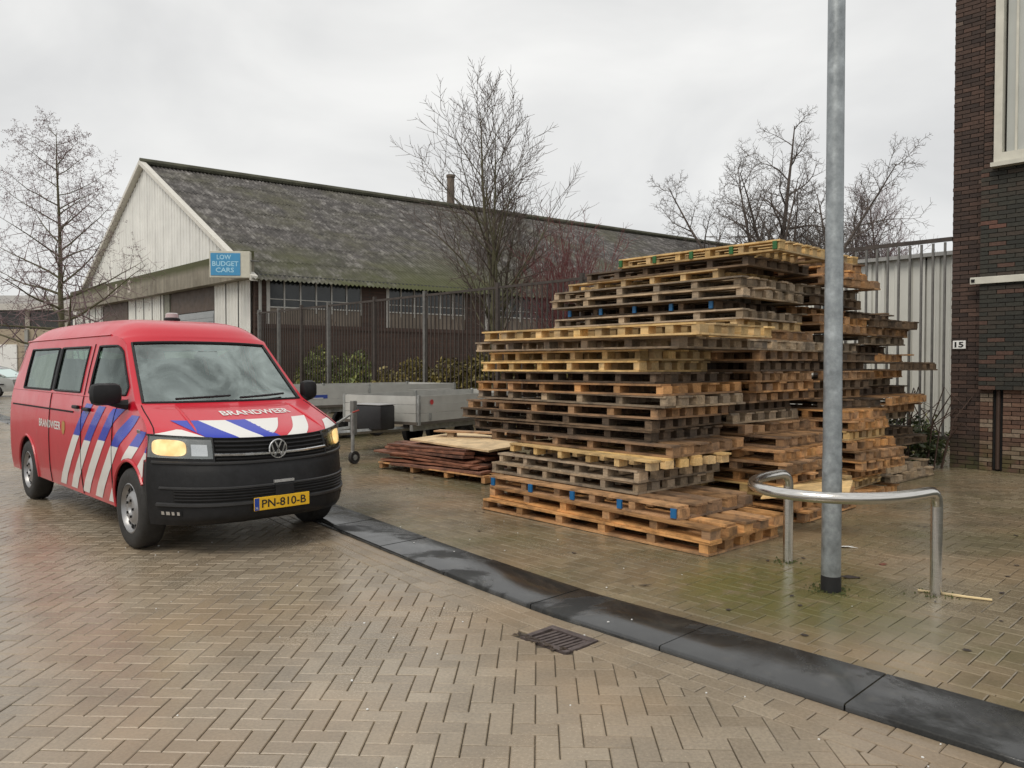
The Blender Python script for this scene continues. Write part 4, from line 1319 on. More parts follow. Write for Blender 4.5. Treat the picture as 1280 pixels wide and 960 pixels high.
# ================================================================== FENCE
FV = 12.78                                   # line of fence and brick facade
FU0, FU1 = -3.73, -26.6
M_FBAR = plain('fence_brown', (.062, .050, .043), .6, .3, var=.3, scale=8)
M_FGREY = plain('fence_grey', (.17, .165, .155), .55, .5, var=.25, scale=8)
fence = thing('bar_fence', 'tall brown steel bar fence running behind the trailers and pallets', 'fence', W(FU0, FV, 0), A46)
FH = 3.47
npost = 9
Lf = FU0 - FU1
posts = [2.05, 4.7, 7.3, 10.0, 12.9, 15.3, 17.9, 19.6, 21.2, 22.7]
for k, x in enumerate(posts):
    box_obj('post', (-x, 0, FH / 2 + .05), (.09, .09, FH + .1), M_FGREY if k in (4, 6, 8, 9) else M_FBAR, fence)
for z in (FH - .02, .45): box_obj('rail', (-Lf / 2, .0, z), (Lf, .045, .06), M_FBAR, fence)
me = MB().box((0, 0, 0), (.026, .026, FH - .35)).mesh('bar', M_FBAR)
meg = MB().box((0, 0, 0), (.030, .030, FH - .35)).mesh('bar', M_FGREY)
nb = int(Lf / .165)
for i in range(nb):
    x = .165 * (i + .6)
    if any(abs(x - p) < .06 for p in posts): continue
    o = link('bar', meg if i < 16 else me, fence); o.location = (-x, .003, .12 + (FH - .35) / 2 + .17)

# ================================================================== CORRUGATED WHITE SHED BEHIND THE FENCE
M_WCLAD = plain('white_cladding', (.62, .62, .575), .5, var=.10, scale=.8, bump=.05)
shed = thing('white_shed', 'white ribbed metal shed behind the bars beside the brick building', 'shed', W(-3.2, FV + 3.2, 0), A46)
def ribbed(m, x0, x1, z0f, z1f, y, pitch=.25, d=.035, flip=1):
    prof = [(0, 0), (.62, 0), (.70, d), (.92, d), (1.0, 0)]
    n = int(round((x1 - x0) / pitch)); P = []
    for i in range(n):
        for a, b in prof[:-1]: P.append((x0 + (i + a) * pitch, b))
    P.append((x0 + n * pitch, 0))
    P = [q for q in P if q[0] <= x1 + 1e-6]
    m.grid([[(x, y - flip * dd, z0f(x)) for x, dd in P], [(x, y - flip * dd, z1f(x)) for x, dd in P]])
    return m
for k in range(5):
    x0 = -4.9 + k * 1.5
    m = MB(); ribbed(m, x0 + .004, x0 + 1.496, lambda x: .3, lambda x: 3.62, 0, .25, .04)
    m.build('wall_panel', M_WCLAD, shed)
box_obj('wall', (-1.15, 2.06, 1.8), (7.4, 4, 3.55), M_WCLAD, shed)
box_obj('plinth', (-1.15, -.03, .15), (7.5, .12, .3), plain('concrete', (.3, .29, .27), .8, bump=.2), shed)
box_obj('coping', (-1.15, 1.98, 3.65), (7.7, 4.3, .07), plain('coping_grey', (.32, .32, .31), .5), shed)
box_obj('window', (-3.78, -.05, 2.55), (.22, .04, .8), plain('dull_blue_glass', (.05, .07, .085), .15), shed)

# ================================================================== BRICK BUILDING ON THE RIGHT
def m_brick(name, stops):
    t = NT(name); p = t.coord('world'); a = t.attr()
    c = t.ramp(a, stops)
    c = t.mix(.7, c, t.ramp(t.noise(p, 26, 4, .7), [(.3, .6), (.7, 1.35)]), 'MULTIPLY')
    z = t.sep(p)[2]
    green = t.math('MULTIPLY', t.ramp(z, [(.0, 1.0), (.55, 0.0)]), t.ramp(t.noise(p, 4, 4), [(.4, 0.0), (.62, .8)]))
    c = t.mix(green, c, (.06, .07, .015))
    t.set(Base_Color=c, Roughness=.78); t.bump(t.noise(p, 55, 4, .7), .4, .006)
    return t.m
M_BRICK = m_brick('dark_brick', [(0, (.032, .020, .016)), (.5, (.052, .031, .023)), (.9, (.078, .044, .032)), (.97, (.095, .055, .04)), (1, (.13, .10, .08))])
M_BRICK2 = m_brick('red_brick', [(0, (.06, .032, .022)), (.5, (.095, .050, .035)), (1, (.14, .078, .055))])
M_BRICK3 = m_brick('broken_brick', [(0, (.08, .045, .032)), (.5, (.15, .08, .052)), (1, (.24, .19, .14))])
M_BRICKG = m_brick('mossy_brick', [(0, (.022, .022, .018)), (.5, (.036, .035, .027)), (.92, (.052, .038, .028)), (1, (.13, .06, .042))])
M_MORTAR = plain('mortar', (.036, .029, .024), .9, var=.3, scale=20)
bb = thing('brick_building', 'dark brick building corner with pilaster at the right edge', 'building', W(FU0, FV, 0), A46)
bb_bricks = []
def brick_wall(x0, x1, z0, z1, y, mat_i, yd=.012, seed=1, dep=.06):
    """bricks facing -y; returns list of (x, z, length, y, mat, rnd)"""
    rr = random.Random(seed); c = 0; z = z0
    while z < z1 - .02:
        x = x0 - (.11 if c % 2 else 0)
        while x < x1 - .02:
            a, b = max(x, x0), min(x + .22, x1)
            if b - a > .03: bb_bricks.append(((a + b) / 2, z + .031, b - a - .010, y + rr.uniform(-.003, .003), mat_i, rr.random(), dep))
            x += .22
        z += .0625; c += 1
M_LIST = [M_BRICK, M_BRICK2, M_BRICK3, M_BRICKG]
Z0 = YZ
HB = 8.0
PX0, PX1 = .40, 1.02                          # pilaster span along +x (u)
brick_wall(0, PX0, Z0, HB, 0, 0, seed=1)
brick_wall(PX0, PX1, 1.20, 4.36, -.13, 3, seed=2, dep=.10)
brick_wall(PX0, PX0 + .17, Z0, 1.20, -.03, 2, seed=3)
brick_wall(PX0 + .30, PX1, Z0, 1.20, -.06, 2, seed=4)
brick_wall(PX0, .59, 4.36, HB, 0, 0, seed=5)
brick_wall(PX1, 2.6, Z0, 4.36, .02, 1, seed=6)
# nearest 300 as parts
def bkey(b): 
    # distance to the camera of the brick, limited to what the frame shows
    wx, wy, _ = W(FU0 + b[0], FV, 0)
    return (0 if wx / wy < .668 and b[1] < 6.6 else 1, abs(b[1] - 1.6))
bb_bricks.sort(key=bkey)
cache = {}
rest = {}
for i, (x, z, l, y, mi, rn, dep) in enumerate(bb_bricks):
    d = (l, dep, .0525)
    if i < 300:
        key = (round(l, 3), mi, int(rn * 12), dep)
        if key not in cache:
            m = MB().box((0, 0, 0), d); cache[key] = rnd_mesh('brick', m.v, m.f, [(key[2] + .5) / 12] * len(m.f), M_LIST[mi])
        o = link('brick', cache[key], bb); o.location = (x, y + dep / 2, z)
    else:
        r_ = rest.setdefault(mi, [MB(), []]); r_[0].box((x, y + dep / 2, z), d); r_[1] += [rn] * 6
for mi, (m, rr) in rest.items():
    o = link('upper_bricks', rnd_mesh('upper_bricks', m.v, m.f, rr, M_LIST[mi]), bb); o['kind'] = 'stuff'
box_obj('wall_core', (2.0, 1.02, HB / 2), (4.0 + .001, 2.0, HB), M_MORTAR, bb)
box_obj('pilaster_core', ((PX0 + PX1) / 2, -.052, 2.78), (PX1 - PX0 - .014, .12, 3.14), M_MORTAR, bb)
box_obj('recess', (PX0 + .235, .008, .62), (.13, .02, 1.16), M_DARK, bb)
MB().tube([(PX0 + .235, -.02, .05), (PX0 + .235, -.02, 1.2)], .028, 8).build('drain_pipe', plain('rust_pipe', (.06, .035, .025), .7), bb)
MB().tube([(PX1 + .05, -.03, .05), (PX1 + .05, -.03, 5.0)], .035, 8).build('down_pipe', plain('dark_pipe', (.02, .018, .016), .6), bb)
M_CREAM = plain('cream_paint', (.58, .565, .49), .5, var=.10, scale=5)
br = box_obj('wall_bracket', (.72, -.165, 2.78), (.86, .035, .10), M_CREAM, bb, bevel=.006)
for x in (.33, 1.10): box_obj('bolt', (x, -.186, 2.78), (.045, .012, .045), M_DARK, br)
# big panelled window high on the wall
wf_ = link('high_window', None, bb)
box_obj('frame', (.62, -.10, 6.20), (.10, .16, 3.5), M_CREAM, wf_)
box_obj('frame', (1.85, -.10, 4.50), (2.56, .165, .14), M_CREAM, wf_)
box_obj('sill', (1.85, -.14, 4.40), (2.60, .26, .06), M_CREAM, wf_)
box_obj('panel', (1.85, -.04, 6.15), (2.3, .05, 3.18), plain('panel_grey', (.44, .455, .43), .4, var=.06, scale=2), wf_)
MB().box((.82, -.07, 6.15), (.03, .04, 3.18)).build('mullion', M_CREAM, wf_)
# number sign
ns = link('house_number', None, bb)
box_obj('plate', (.115, -.012, 1.86), (.175, .02, .125), M_WHITE, ns, bevel=.009)
V2, F2, _ = text_mesh('15', 1, .035)
MB().add([(.055 + .12 * v[0], -.0235, 1.82 + .085 * v[1]) for v in V2], F2).build('number', M_INK, ns)
# bricks facing the fence gap (return wall) are bare mortar core with a few ragged headers
m = MB(); rr = random.Random(9); ret = []
for c in range(126):
    for k in range(4):
        m.box((.021 + rr.uniform(-.004, .003), .125 + k * .22 + (.11 if c % 2 else 0), Z0 + .031 + c * .0625), (.05, .21, .0525)); ret += [rr.random()] * 6
o = link('return_bricks', rnd_mesh('return_bricks', m.v, m.f, ret, M_BRICK), bb); o['kind'] = 'stuff'

# ================================================================== WAREHOUSE
GU0, GU1, GUA = -26.9, -48.9, -37.9            # gable: right corner, left corner, apex (u)
EZV, AZV = 4.95, 11.0
wh = thing('warehouse', 'old warehouse with white gable and mossy corrugated roof', 'building', W(GU0, FV, 0), A46)
HWID = GUA - GU0                               # -11.6
SK = Vector((.139, .990, 0)).normalized()      # the long side is slightly out of square
WL = 62.0
def m_roof():
    t = NT('mossy_roof'); p = t.coord('object')
    n1 = t.noise(p, .35, 6, .65, .4); n2 = t.noise(p, 2.2, 5, .7); n3 = t.noise(t.mapped(p, (.35, 4, .35)), 1.2, 4, .6)
    c = t.ramp(n2, [(.32, (.030, .027, .025)), (.5, (.068, .062, .058)), (.68, (.21, .20, .19))])
    c = t.mix(.85, c, t.ramp(n3, [(.3, .5), (.7, 1.45)]), 'MULTIPLY')
    moss = t.ramp(n1, [(.46, 0.0), (.66, .75)])
    z = t.sep(p)[2]
    moss = t.math('MULTIPLY', moss, t.ramp(n2, [(.3, .3), (.6, 1.0)]))
    c = t.mix(moss, c, (.062, .060, .024))
    eave = t.math('MULTIPLY', t.ramp(z, [(.0, 1.0), (1.0, 0.0)]), t.ramp(t.noise(p, .22, 4, .6), [(.48, 0.0), (.58, .8)]))
    eave = t.math('MULTIPLY', t.ramp(t.math('MULTIPLY', t.math('SUBTRACT', z, 4.6), .45), [(.0, 1.0), (1.0, 0.0)]), t.ramp(t.noise(p, .16, 5, .65), [(.42, 0.0), (.56, 1.0)]))
    c = t.mix(eave, c, (.050, .056, .010))
    t.set(Base_Color=c, Roughness=.72)
    t.bump(n2, .5, .02)
    return t.m
M_ROOF = m_roof()
# corrugated roof slopes in overlapping rows
def roof_slope(x_eave, x_ridge, z_eave, z_ridge, name):
    nrow = 7; pitch = .177
    for r_ in range(nrow):
        m = MB(); f0, f1 = r_ / nrow, (r_ + 1) / nrow + .012
        n = int(WL / pitch) * 4
        A, B = [], []
        for i in range(n + 1):
            d = -.25 + i * pitch / 4; w_ = .036 * math.sin(i * math.pi / 2)
            lift = .03 * (1 if r_ else 1)
            for L_, f, dz in ((A, f0, .016), (B, f1, .0)):
                x = x_eave + (x_ridge - x_eave) * f; z = z_eave + (z_ridge - z_eave) * min(f, 1.0) + w_ + dz
                p = SK * d; L_.append((x + p.x, p.y, z))
        m.grid([A, B]); m.build(name, M_ROOF, wh, smooth='all')
SL = (AZV - EZV) / abs(HWID)
roof_slope(.55, HWID, EZV - .55 * SL, AZV, 'roof_sheet_row')
roof_slope(2 * HWID - .4, HWID, EZV - .4 * SL, AZV, 'roof_sheet_row')
MB().tube([(HWID + SK.x * d, SK.y * d, AZV + .07) for d in (-.25, WL)], .16, 8).build('ridge_cap', plain('ridge_moss', (.075, .075, .05), .8, var=.4, scale=1.5, bump=.3), wh)
# gable cladding, panel by panel
M_GCLAD = plain('gable_cladding', (.74, .74, .705), .6, var=.10, scale=.9, bump=.08)
FZ0, FZ1 = 4.72, 5.72
def gz(x): return AZV - SL * abs(x - HWID) - .12
k = 0; x = 2 * HWID + .25
while x < -.25:
    x1 = min(x + 1.0, -.25)
    m = MB(); ribbed(m, x + .004, x1 - .004, lambda q: min(FZ1 - .25, gz(q) - .05), lambda q: gz(q), -.02, .33, .03)
    m.build('gable_panel', M_GCLAD, wh); x += 1.0
# barge boards
for xa, xb in ((.45, HWID), (2 * HWID - .35, HWID)):
    za, zb_ = AZV - SL * abs(xa - HWID), AZV
    m = MB(); w_ = .19
    m.add([(xa, -.30, za - w_ / 2), (xb, -.30, zb_ - w_ / 2), (xb, -.30, zb_ + w_ / 2), (xa, -.30, za + w_ / 2), (xa, -.03, za - w_ / 2), (xb, -.03, zb_ - w_ / 2), (xb, -.03, zb_ + w_ / 2), (xa, -.03, za + w_ / 2)], [(0, 1, 2, 3), (4, 7, 6, 5), (0, 4, 5, 1), (3, 2, 6, 7), (0, 3, 7, 4), (1, 5, 6, 2)])
    m.build('barge_board', plain('barge_white', (.62, .60, .54), .5, var=.1), wh, fix=True)
# fascia beam with moss, remains of lettering
def m_fascia():
    t = NT('fascia_concrete'); p = t.coord('object'); z = t.sep(p)[2]
    n = t.noise(p, 1.2, 5, .65); s_ = t.noise(t.mapped(p, (3, 3, .3)), 1.5, 4, .6)
    c = t.ramp(n, [(.3, (.17, .15, .115)), (.7, (.30, .275, .22))])
    c = t.mix(.6, c, t.ramp(s_, [(.35, .6), (.65, 1.2)]), 'MULTIPLY')
    g_ = t.math('MULTIPLY', t.ramp(t.math('ADD', t.math('MULTIPLY', t.math('SUBTRACT', z, 5.2), 2.0), t.math('MULTIPLY', n, .6)), [(.45, 0.0), (.95, 1.0)]), .9)
    c = t.mix(g_, c, (.055, .060, .016))
    t.set(Base_Color=c, Roughness=.8); return t.m
M_FASC = m_fascia()
fz = box_obj('fascia', (HWID, -.22, (FZ0 + FZ1) / 2), (2 * abs(HWID) + .3, .40, FZ1 - FZ0), M_FASC, wh)
for (cx, txt, w_, h_) in ((-15.35, 'L', .45, .55), (-14.15, 'I', .22, .55), (-13.25, "'", .10, .2), (-12.35, 'S', .42, .6)):
    V2, F2, _ = text_mesh(txt, 1, .01)
    MB().add([(cx + w_ * v[0], -.424, 5.02 + (.35 if txt == "'" else 0) + h_ * v[1]) for v in V2], F2).build('faded_letter', plain('faded_white', (.50, .45, .40), .6, var=.2), fz)
# ground floor of the gable
def gwall(u0, u1, z0, z1, mat, name, y=0.0, d=.25):
    return box_obj(name, ((u0 + u1) / 2 - GU0, y + d / 2, (z0 + z1) / 2), (abs(u1 - u0), d, z1 - z0), mat, wh)
M_GW = plain('white_lower_wall', (.70, .70, .66), .6, var=.1, scale=1.2)
M_ROLL = plain('roller_grey', (.30, .32, .33), .45, var=.08)
M_BRDOOR = plain('brown_panel', (.085, .06, .045), .6, var=.25, scale=2)
for (a, b) in ((-30.3, -27.05), (-40.5, -35.7), (-50.2, -44.5)):
    x = a
    while x < b - .05:
        x1 = min(x + 1.1, b); m = MB(); ribbed(m, x - GU0 + .003, x1 - GU0 - .003, lambda q: .2, lambda q: FZ0 + .05, 0, .275, .03); m.build('wall_panel', M_GW, wh); x += 1.1
gwall(-50.2, -27.05, .05, FZ0, M_GW, 'lower_wall', .15)
rd = gwall(-35.0, -30.4, .05, 3.75, M_ROLL, 'roller_door', .02, .10)
for i in range(22):
    box_obj('door_slat', (-35.0 + 2.3 - GU0, .012, .2 + i * .16), (4.55, .03, .145), M_ROLL, rd)
gwall(-35.0, -30.4, 3.78, FZ0, M_BRDOOR, 'door_lintel', .03, .09)
gwall(-35.65, -35.05, .05, FZ0, plain('jamb_grey', (.22, .22, .18), .7), 'door_jamb', -.02, .15)
gwall(-44.4, -40.6, .05, FZ0, M_BRDOOR, 'brown_door', -.01, .14)
# long side wall: brick below, pale panels, window bands between brick piers
def side_pt(d, off, z): 
    p = SK * d; nrm = Vector((SK.y, -SK.x, 0)) * off
    return (p.x + nrm.x, p.y + nrm.y, z)
SA = math.atan2(SK.y, SK.x)
def side_box(d0, d1, z0, z1, off, thick, mat, name, parent=None):
    return box_obj(name, side_pt((d0 + d1) / 2, off - thick / 2, (z0 + z1) / 2), (d1 - d0, thick, z1 - z0), mat, parent or wh, rz=SA)
def m_wbrick():
    t = NT('warehouse_brick'); p = t.coord('object')
    b = t.new('ShaderNodeTexBrick'); b.inputs['Scale'].default_value = 4.5
    b.inputs['Color1'].default_value = (.045, .024, .018, 1); b.inputs['Color2'].default_value = (.075, .040, .028, 1); b.inputs['Mortar'].default_value = (.05, .042, .035, 1)
    b.inputs['Mortar Size'].default_value = .03; b.inputs['Brick Width'].default_value = 1.0; b.inputs['Row Height'].default_value = .3
    t.l.new(t.mapped(p, (1, 1, 1), (R(90), 0, 0)), b.inputs['Vector'])
    t.set(Base_Color=t.mix(.6, b.outputs['Color'], t.ramp(t.noise(p, 2, 4), [(.3, .6), (.7, 1.3)]), 'MULTIPLY'), Roughness=.8); return t.m
M_WBRICK = m_wbrick()
side_box(.05, 52, .0, 3.02, 0, .3, M_WBRICK, 'side_wall')
side_box(.05, 52, 2.95, 3.10, .05, .10, plain('sill_brown', (.06, .032, .024), .7), 'sill')
M_PANEL = plain('pale_infill', (.17, .14, .11), .7, var=.2, scale=1.5)
M_WGLASS = plain('old_glass', (.020, .025, .027), .12, var=.3, scale=1.5)
M_FRAME = plain('window_frame', (.42, .41, .38), .6)
bays = [(.55, 4.3), (5.45, 9.2), (10.3, 14.1), (15.2, 19.0), (20.1, 23.9), (25.0, 28.8)]
prev = .05
for (a, b) in bays:
    side_box(prev, a, 3.02, EZV - .12, .02, .3, M_WBRICK, 'brick_pier'); prev = b
    side_box(a, b, 3.10, 3.70, -.03, .2, M_PANEL, 'infill_panel')
    wn_ = link('window', None, wh)
    n = 6; w_ = (b - a) / n
    for i in range(n):
        o = side_box(a + i * w_ + .035, a + (i + 1) * w_ - .035, 3.76, EZV - .18, -.05, .04, M_WGLASS, 'pane', wn_)
    for i in range(n + 1):
        wd = .05 if i else .13
        side_box(a + i * w_ - wd / 2, a + i * w_ + wd / 2, 3.10 if i == 0 else 3.55, EZV - .13, .035 if i == 0 else .0, .06, M_FRAME, 'mullion', wn_)
    side_box(a, b, 3.71, 3.76, .01, .05, M_FRAME, 'transom', wn_)
    side_box(a, b, 4.02, 4.05, -.005, .04, M_FRAME, 'transom', wn_)
side_box(prev, 52, 3.02, EZV - .12, .02, .3, M_WBRICK, 'brick_pier')
side_box(-.1, 60, EZV - .16, EZV - .02, .12, .2, plain('gutter_dark', (.07, .07, .065), .6), 'gutter')
MB().tube([side_pt(.22, .12, .1), side_pt(.22, .12, EZV - .2)], .06, 8).build('down_pipe', plain('pipe_grey', (.3, .3, .28), .6), wh)
# chimney pipe on the ridge
p = SK * 16.9
ch = link('chimney', None, wh)
MB().lathe([(.24, 0), (.22, 2.2), (.27, 2.22), (.27, 2.36), (.001, 2.38)], 14, c=(HWID + p.x - .3, p.y, AZV - .4)).build('flue', plain('flue_rust', (.13, .10, .075), .7, var=.3, scale=3), ch, smooth=True)
# sign box
sg_ = thing('sign_box', 'blue and white lightbox sign on the warehouse corner', 'sign', (-10.15, 27.7, 4.72), R(4))
box_obj('casing', (0, .11, .47), (1.42, .24, .95), plain('sign_casing', (.56, .54, .45), .5, var=.08), sg_, bevel=.01)
box_obj('face', (-.14, -.02, .47), (1.04, .02, .80), plain('sign_blue', (.055, .28, .52), .35, var=.08, scale=3), sg_)
for (txt, z, w_, h_, x) in (('LOW', .64, .50, .17, -.44), ('BUDGET', .40, .92, .18, -.60), ('CARS', .18, .64, .17, -.48)):
    V2, F2, _ = text_mesh(txt, 1, .02)
    MB().add([(x + w_ * v[0], -.0325, z + h_ * v[1]) for v in V2], F2).build('lettering', plain('sign_letter', (.36, .62, .76), .4), sg_)
MB().tube([(.70, .11, .62), (.95, .3, .62)], .03, 6).build('bracket', M_FGREY, sg_)

# ================================================================== FAR LEFT: low building, parked car, verge
fb = thing('low_building', 'low pale building with a dark window band behind the van', 'building', (-44, 60, 0), R(0))
M_BEIGE = plain('beige_wall', (.36, .30, .22), .7, var=.12, scale=.6)
box_obj('wall', (0, 3, 2.2), (26, 6, 4.4), M_BEIGE, fb)
box_obj('parapet', (0, 2.9, 6.1), (26.6, 6.8, .5), plain('parapet_pale', (.52, .50, .46), .6), fb)
box_obj('roof', (0, 4.5, 6.75), (26.4, 5, .9), plain('roof_pale', (.42, .41, .40), .7, var=.2, scale=1), fb)
box_obj('window_band', (0, 3.02, 5.13), (25.6, 5.9, 1.45), plain('band_glass', (.035, .035, .033), .2), fb)
for i in range(9): box_obj('mullion', (-12.4 + i * 3.1, .05, 5.13), (.35, .14, 1.44), plain('mullion_pale', (.40, .37, .31), .6), fb)
for x, w_, m_ in ((3.4, 4.0, M_WHITE), (-2.6, 3.4, plain('grey_door', (.14, .15, .16), .5)), (8.2, 3.0, M_BEIGE)): box_obj('door', (x, -.06, 1.6), (w_, .1, 3.2), m_, fb)
box_obj('door_post', (1.1, -.05, 2.1), (.4, .2, 4.2), M_WHITE, fb)
for x in (-.6, 6.2): box_obj('down_pipe', (x, -.1, 2.2), (.25, .2, 4.3), plain('pipe_grey', (.3, .3, .28), .6), fb)

M_SILVER = m_car('silver_paint', (.36, .37, .36), .3, .5)
pc = thing('parked_car', 'silver car parked at the far left behind the van', 'car', (-26.2, 38.0, YZ), R(-4))
def car_profile(t): return t
prof = [(-2.2, .45, .30), (-2.15, .85, .28), (-1.3, .95, .27), (-.75, 1.02, .27), (.7, 1.0, .27), (1.6, .98, .27), (2.1, .85, .28), (2.2, .5, .30)]
m = MB()
for sgy in (-1, 1):
    top = [(p[0], sgy * (.86 if abs(p[0]) < 2.1 else .72), p[1]) for p in prof]; bot = [(p[0], sgy * (.84 if abs(p[0]) < 2.1 else .70), p[2]) for p in prof]
    mid = [(p[0], sgy * (.90 if abs(p[0]) < 2.1 else .76), (p[1] + p[2]) / 2 + .05) for p in prof]
    m.grid([bot, mid, top])
m.grid([[(p[0], -(.86 if abs(p[0]) < 2.1 else .72), p[1]) for p in prof], [(p[0], 0, p[1] + .03) for p in prof], [(p[0], (.86 if abs(p[0]) < 2.1 else .72), p[1]) for p in prof]])
m.grid([[(x, y, z) for y in (-.73, 0, .73)] for x, z in ((-2.21, .3), (-2.22, .6), (-2.17, .86))]); m.grid([[(x, y, z) for y in (-.73, 0, .73)] for x, z in ((2.21, .3), (2.22, .6), (2.12, .86))])
m.build('body', M_SILVER, pc, smooth=True, weld=True, fix=True)
cab = [(-1.75, .95), (-1.15, 1.40), (-.5, 1.52), (.45, 1.50), (1.0, 1.36), (1.75, .98)]
m = MB(); m.grid([[(x, y * (1 - .22 * (z - .95) / .55), z + (.02 if y == 0 else 0)) for y in (-.80, -.6, 0, .6, .80)] for x, z in cab[1:5]])
m.build('roof', M_SILVER, pc, smooth=True)
m = MB()
for sgy in (-1, 1):
    up = [(x, sgy * .80 * (1 - .22 * (z - .95) / .55), z) for x, z in cab]; lo = [(x, sgy * .82, .95) for x, z in cab]; m.grid([lo, up])
m.build('side_glass', M_TINT, pc, fix=True)['kind'] = 'stuff'
for (p, q) in ((0, 1), (4, 5)):
    (xa, za), (xb, zb2) = cab[p], cab[q]
    MB().grid([[(xa, y, za) for y in (-.78, 0, .78)], [(xb, y * .8, zb2) for y in (-.78, 0, .78)]]).build('screen', M_TINT, pc)
for y in (-.80, .80):
    for (p, q) in zip(cab, cab[1:]):
        MB().tube([(p[0], y * (1 - .22 * (p[1] - .95) / .55), p[1]), (q[0], y * (1 - .22 * (q[1] - .95) / .55), q[1])], .03, 5).build('pillar', M_SILVER, pc)
    MB().tube([(-.1, y * 1.02, .95), (-.1, y * .82, 1.5)], .035, 5).build('pillar', M_BLACK, pc)
    box_obj('trim_strip', (0, y * 1.13, .62), (3.6, .02, .06), M_BLACK, pc)
    box_obj('door_handle', (-.45, y * 1.12, .88), (.2, .03, .03), M_SILVER, pc)
for x in (-1.35, 1.35):
    for y in (-.80, .80):
        w_ = link('wheel', None, pc); w_.location = (x, y, .31)
        MB().lathe([(.19, -.09), (.29, -.10), (.31, -.07), (.31, .07), (.29, .10), (.19, .09)], 20, 'y', close=True).build('tyre', M_RUBBER, w_, smooth=True, fix=True)
        MB().lathe([(.20, math.copysign(.085, y)), (.17, math.copysign(.06, y)), (.001, math.copysign(.07, y))], 16, 'y').build('rim', M_SILVERP, w_, smooth=True)
M_GRASSY = plain('verge_green', (.045, .05, .02), .85, var=.4, scale=6, bump=.4)

# ================================================================== PLANTS
def leaf_cloud(m, centre, rad, n, size, rng, flat=0.0, up=.3):
    cx, cy, cz = centre
    for _ in range(n):
        while True:
            x, y, z = rng.uniform(-1, 1), rng.uniform(-1, 1), rng.uniform(-1, 1)
            if x * x + y * y + z * z <= 1: break
        p = Vector((cx + x * rad[0], cy + y * rad[1], cz + z * rad[2]))
        if p.z < .03: continue
        s_ = size * rng.uniform(.5, 1.3)
        d = Vector((rng.uniform(-1, 1), rng.uniform(-1, 1), rng.uniform(-.6, 1))).normalized(); e_ = d.orthogonal().normalized()
        q = e_ * math.cos(rng.uniform(0, 6.28)) + d.cross(e_) * math.sin(rng.uniform(0, 6.28))
        if q.length < .1: q = e_
        q.normalize()
        m.add([p - d * s_, p + q * s_ * .45, p + d * s_, p - q * s_ * .45 + d.cross(q) * s_ * .15], [(0, 1, 2, 3)])
def m_leaf(name, lo, hi, extra=None):
    t = NT(name); p = t.coord('world')
    g_ = t.new('ShaderNodeNewGeometry').outputs['Random Per Island']
    st = [(0, lo), (.75, hi)] + ([(1.0, extra)] if extra else [(1.0, hi)])
    c = t.ramp(g_, st)
    c = t.mix(.7, c, t.ramp(t.noise(p, .9, 3), [(.3, .55), (.7, 1.35)]), 'MULTIPLY')
    t.set(Base_Color=c, Roughness=.55); return t.m
M_BRAM = m_leaf('bramble_leaf', (.06, .08, .022), (.18, .21, .055), (.36, .33, .10))
M_BRAM2 = m_leaf('yellowing_leaf', (.09, .075, .025), (.23, .19, .055), (.40, .32, .11))
M_WEED = m_leaf('weed_leaf', (.02, .028, .010), (.05, .07, .02), (.10, .085, .04))
M_TWIGB = plain('bramble_twig', (.06, .035, .025), .8)
def bush(label, u, v, ru, rv, h, n, mat, size=.09, seed=0, name='bramble_bush', cat='bush', group='bushes behind the bar fence'):
    rng = random.Random(seed + 100)
    c = thing(name, label, cat, W(u, v, .03), A46, group)
    m = MB()
    for k in range(9):
        x, y = rng.uniform(-ru, ru) * .8, rng.uniform(-rv, rv) * .7; hh = h * rng.uniform(.55, 1.0) * (1 - .35 * abs(x) / ru)
        leaf_cloud(m, (x, y, hh * .5), (ru * .38, rv * .5, hh * .52), n // 9, size, rng)
    m.build('foliage', mat, c)['kind'] = 'stuff'
    t = MB()
    for k in range(22):
        x, y = rng.uniform(-ru, ru), rng.uniform(-rv, rv) * .6; a = rng.uniform(0, 6.28); hh = h * rng.uniform(.7, 1.25); L = rng.uniform(.2, .7)
        t.tube([(x, y, 0), (x + L * .3 * math.cos(a), y + L * .3 * math.sin(a), hh * .6), (x + L * math.cos(a), y + L * math.sin(a), hh), (x + 1.5 * L * math.cos(a), y + 1.5 * L * math.sin(a), hh * .85)], [.012, .010, .007, .003], 4)
    t.build('stems', M_TWIGB, c)['kind'] = 'stuff'
    return c
for k, (u, v, ru, rv, h, n, mt, lab) in enumerate([
    (-23.6, 13.9, 1.7, .8, 2.3, 2600, M_BRAM, 'green bramble bush at the fence nearest the van roof'),
    (-20.9, 13.7, 1.5, .7, 1.75, 2200, M_BRAM, 'low dense green bramble bush behind the left fence bars'),
    (-18.3, 13.6, 1.5, .7, 1.7, 2200, M_BRAM2, 'yellow-green bush behind the fence above the far trailer'),
    (-15.8, 13.7, 1.5, .7, 2.1, 2200, M_BRAM2, 'straggly yellowing bush behind the fence above the near trailer'),
    (-13.3, 13.7, 1.4, .7, 2.3, 2000, M_BRAM2, 'tall yellowing bush behind the fence left of the pallets'),
    (-10.9, 13.8, 1.4, .7, 1.8, 1600, M_BRAM, 'green bush behind the fence, mostly hidden by pallets')]):
    bush(lab, u, v, ru * 1.1, rv + .2, h + .35, int(n * 3.4), mt, .10, k)
bush('dark weeds and ivy growing at the brick building corner', -4.25, 12.35, .55, .45, 1.0, 1500, M_WEED, .05, 31, 'corner_weeds', 'weeds', None)
bush('thin green weeds in front of the white shed', -5.0, 13.6, 1.2, .5, .9, 900, M_BRAM, .05, 33, 'corner_weeds', 'weeds', None)
bush('low dark green verge shrub at the far left kerb', -33.0, 7.2, 2.2, .7, .55, 1800, M_BRAM, .08, 35, 'verge_shrub', 'shrub', None)

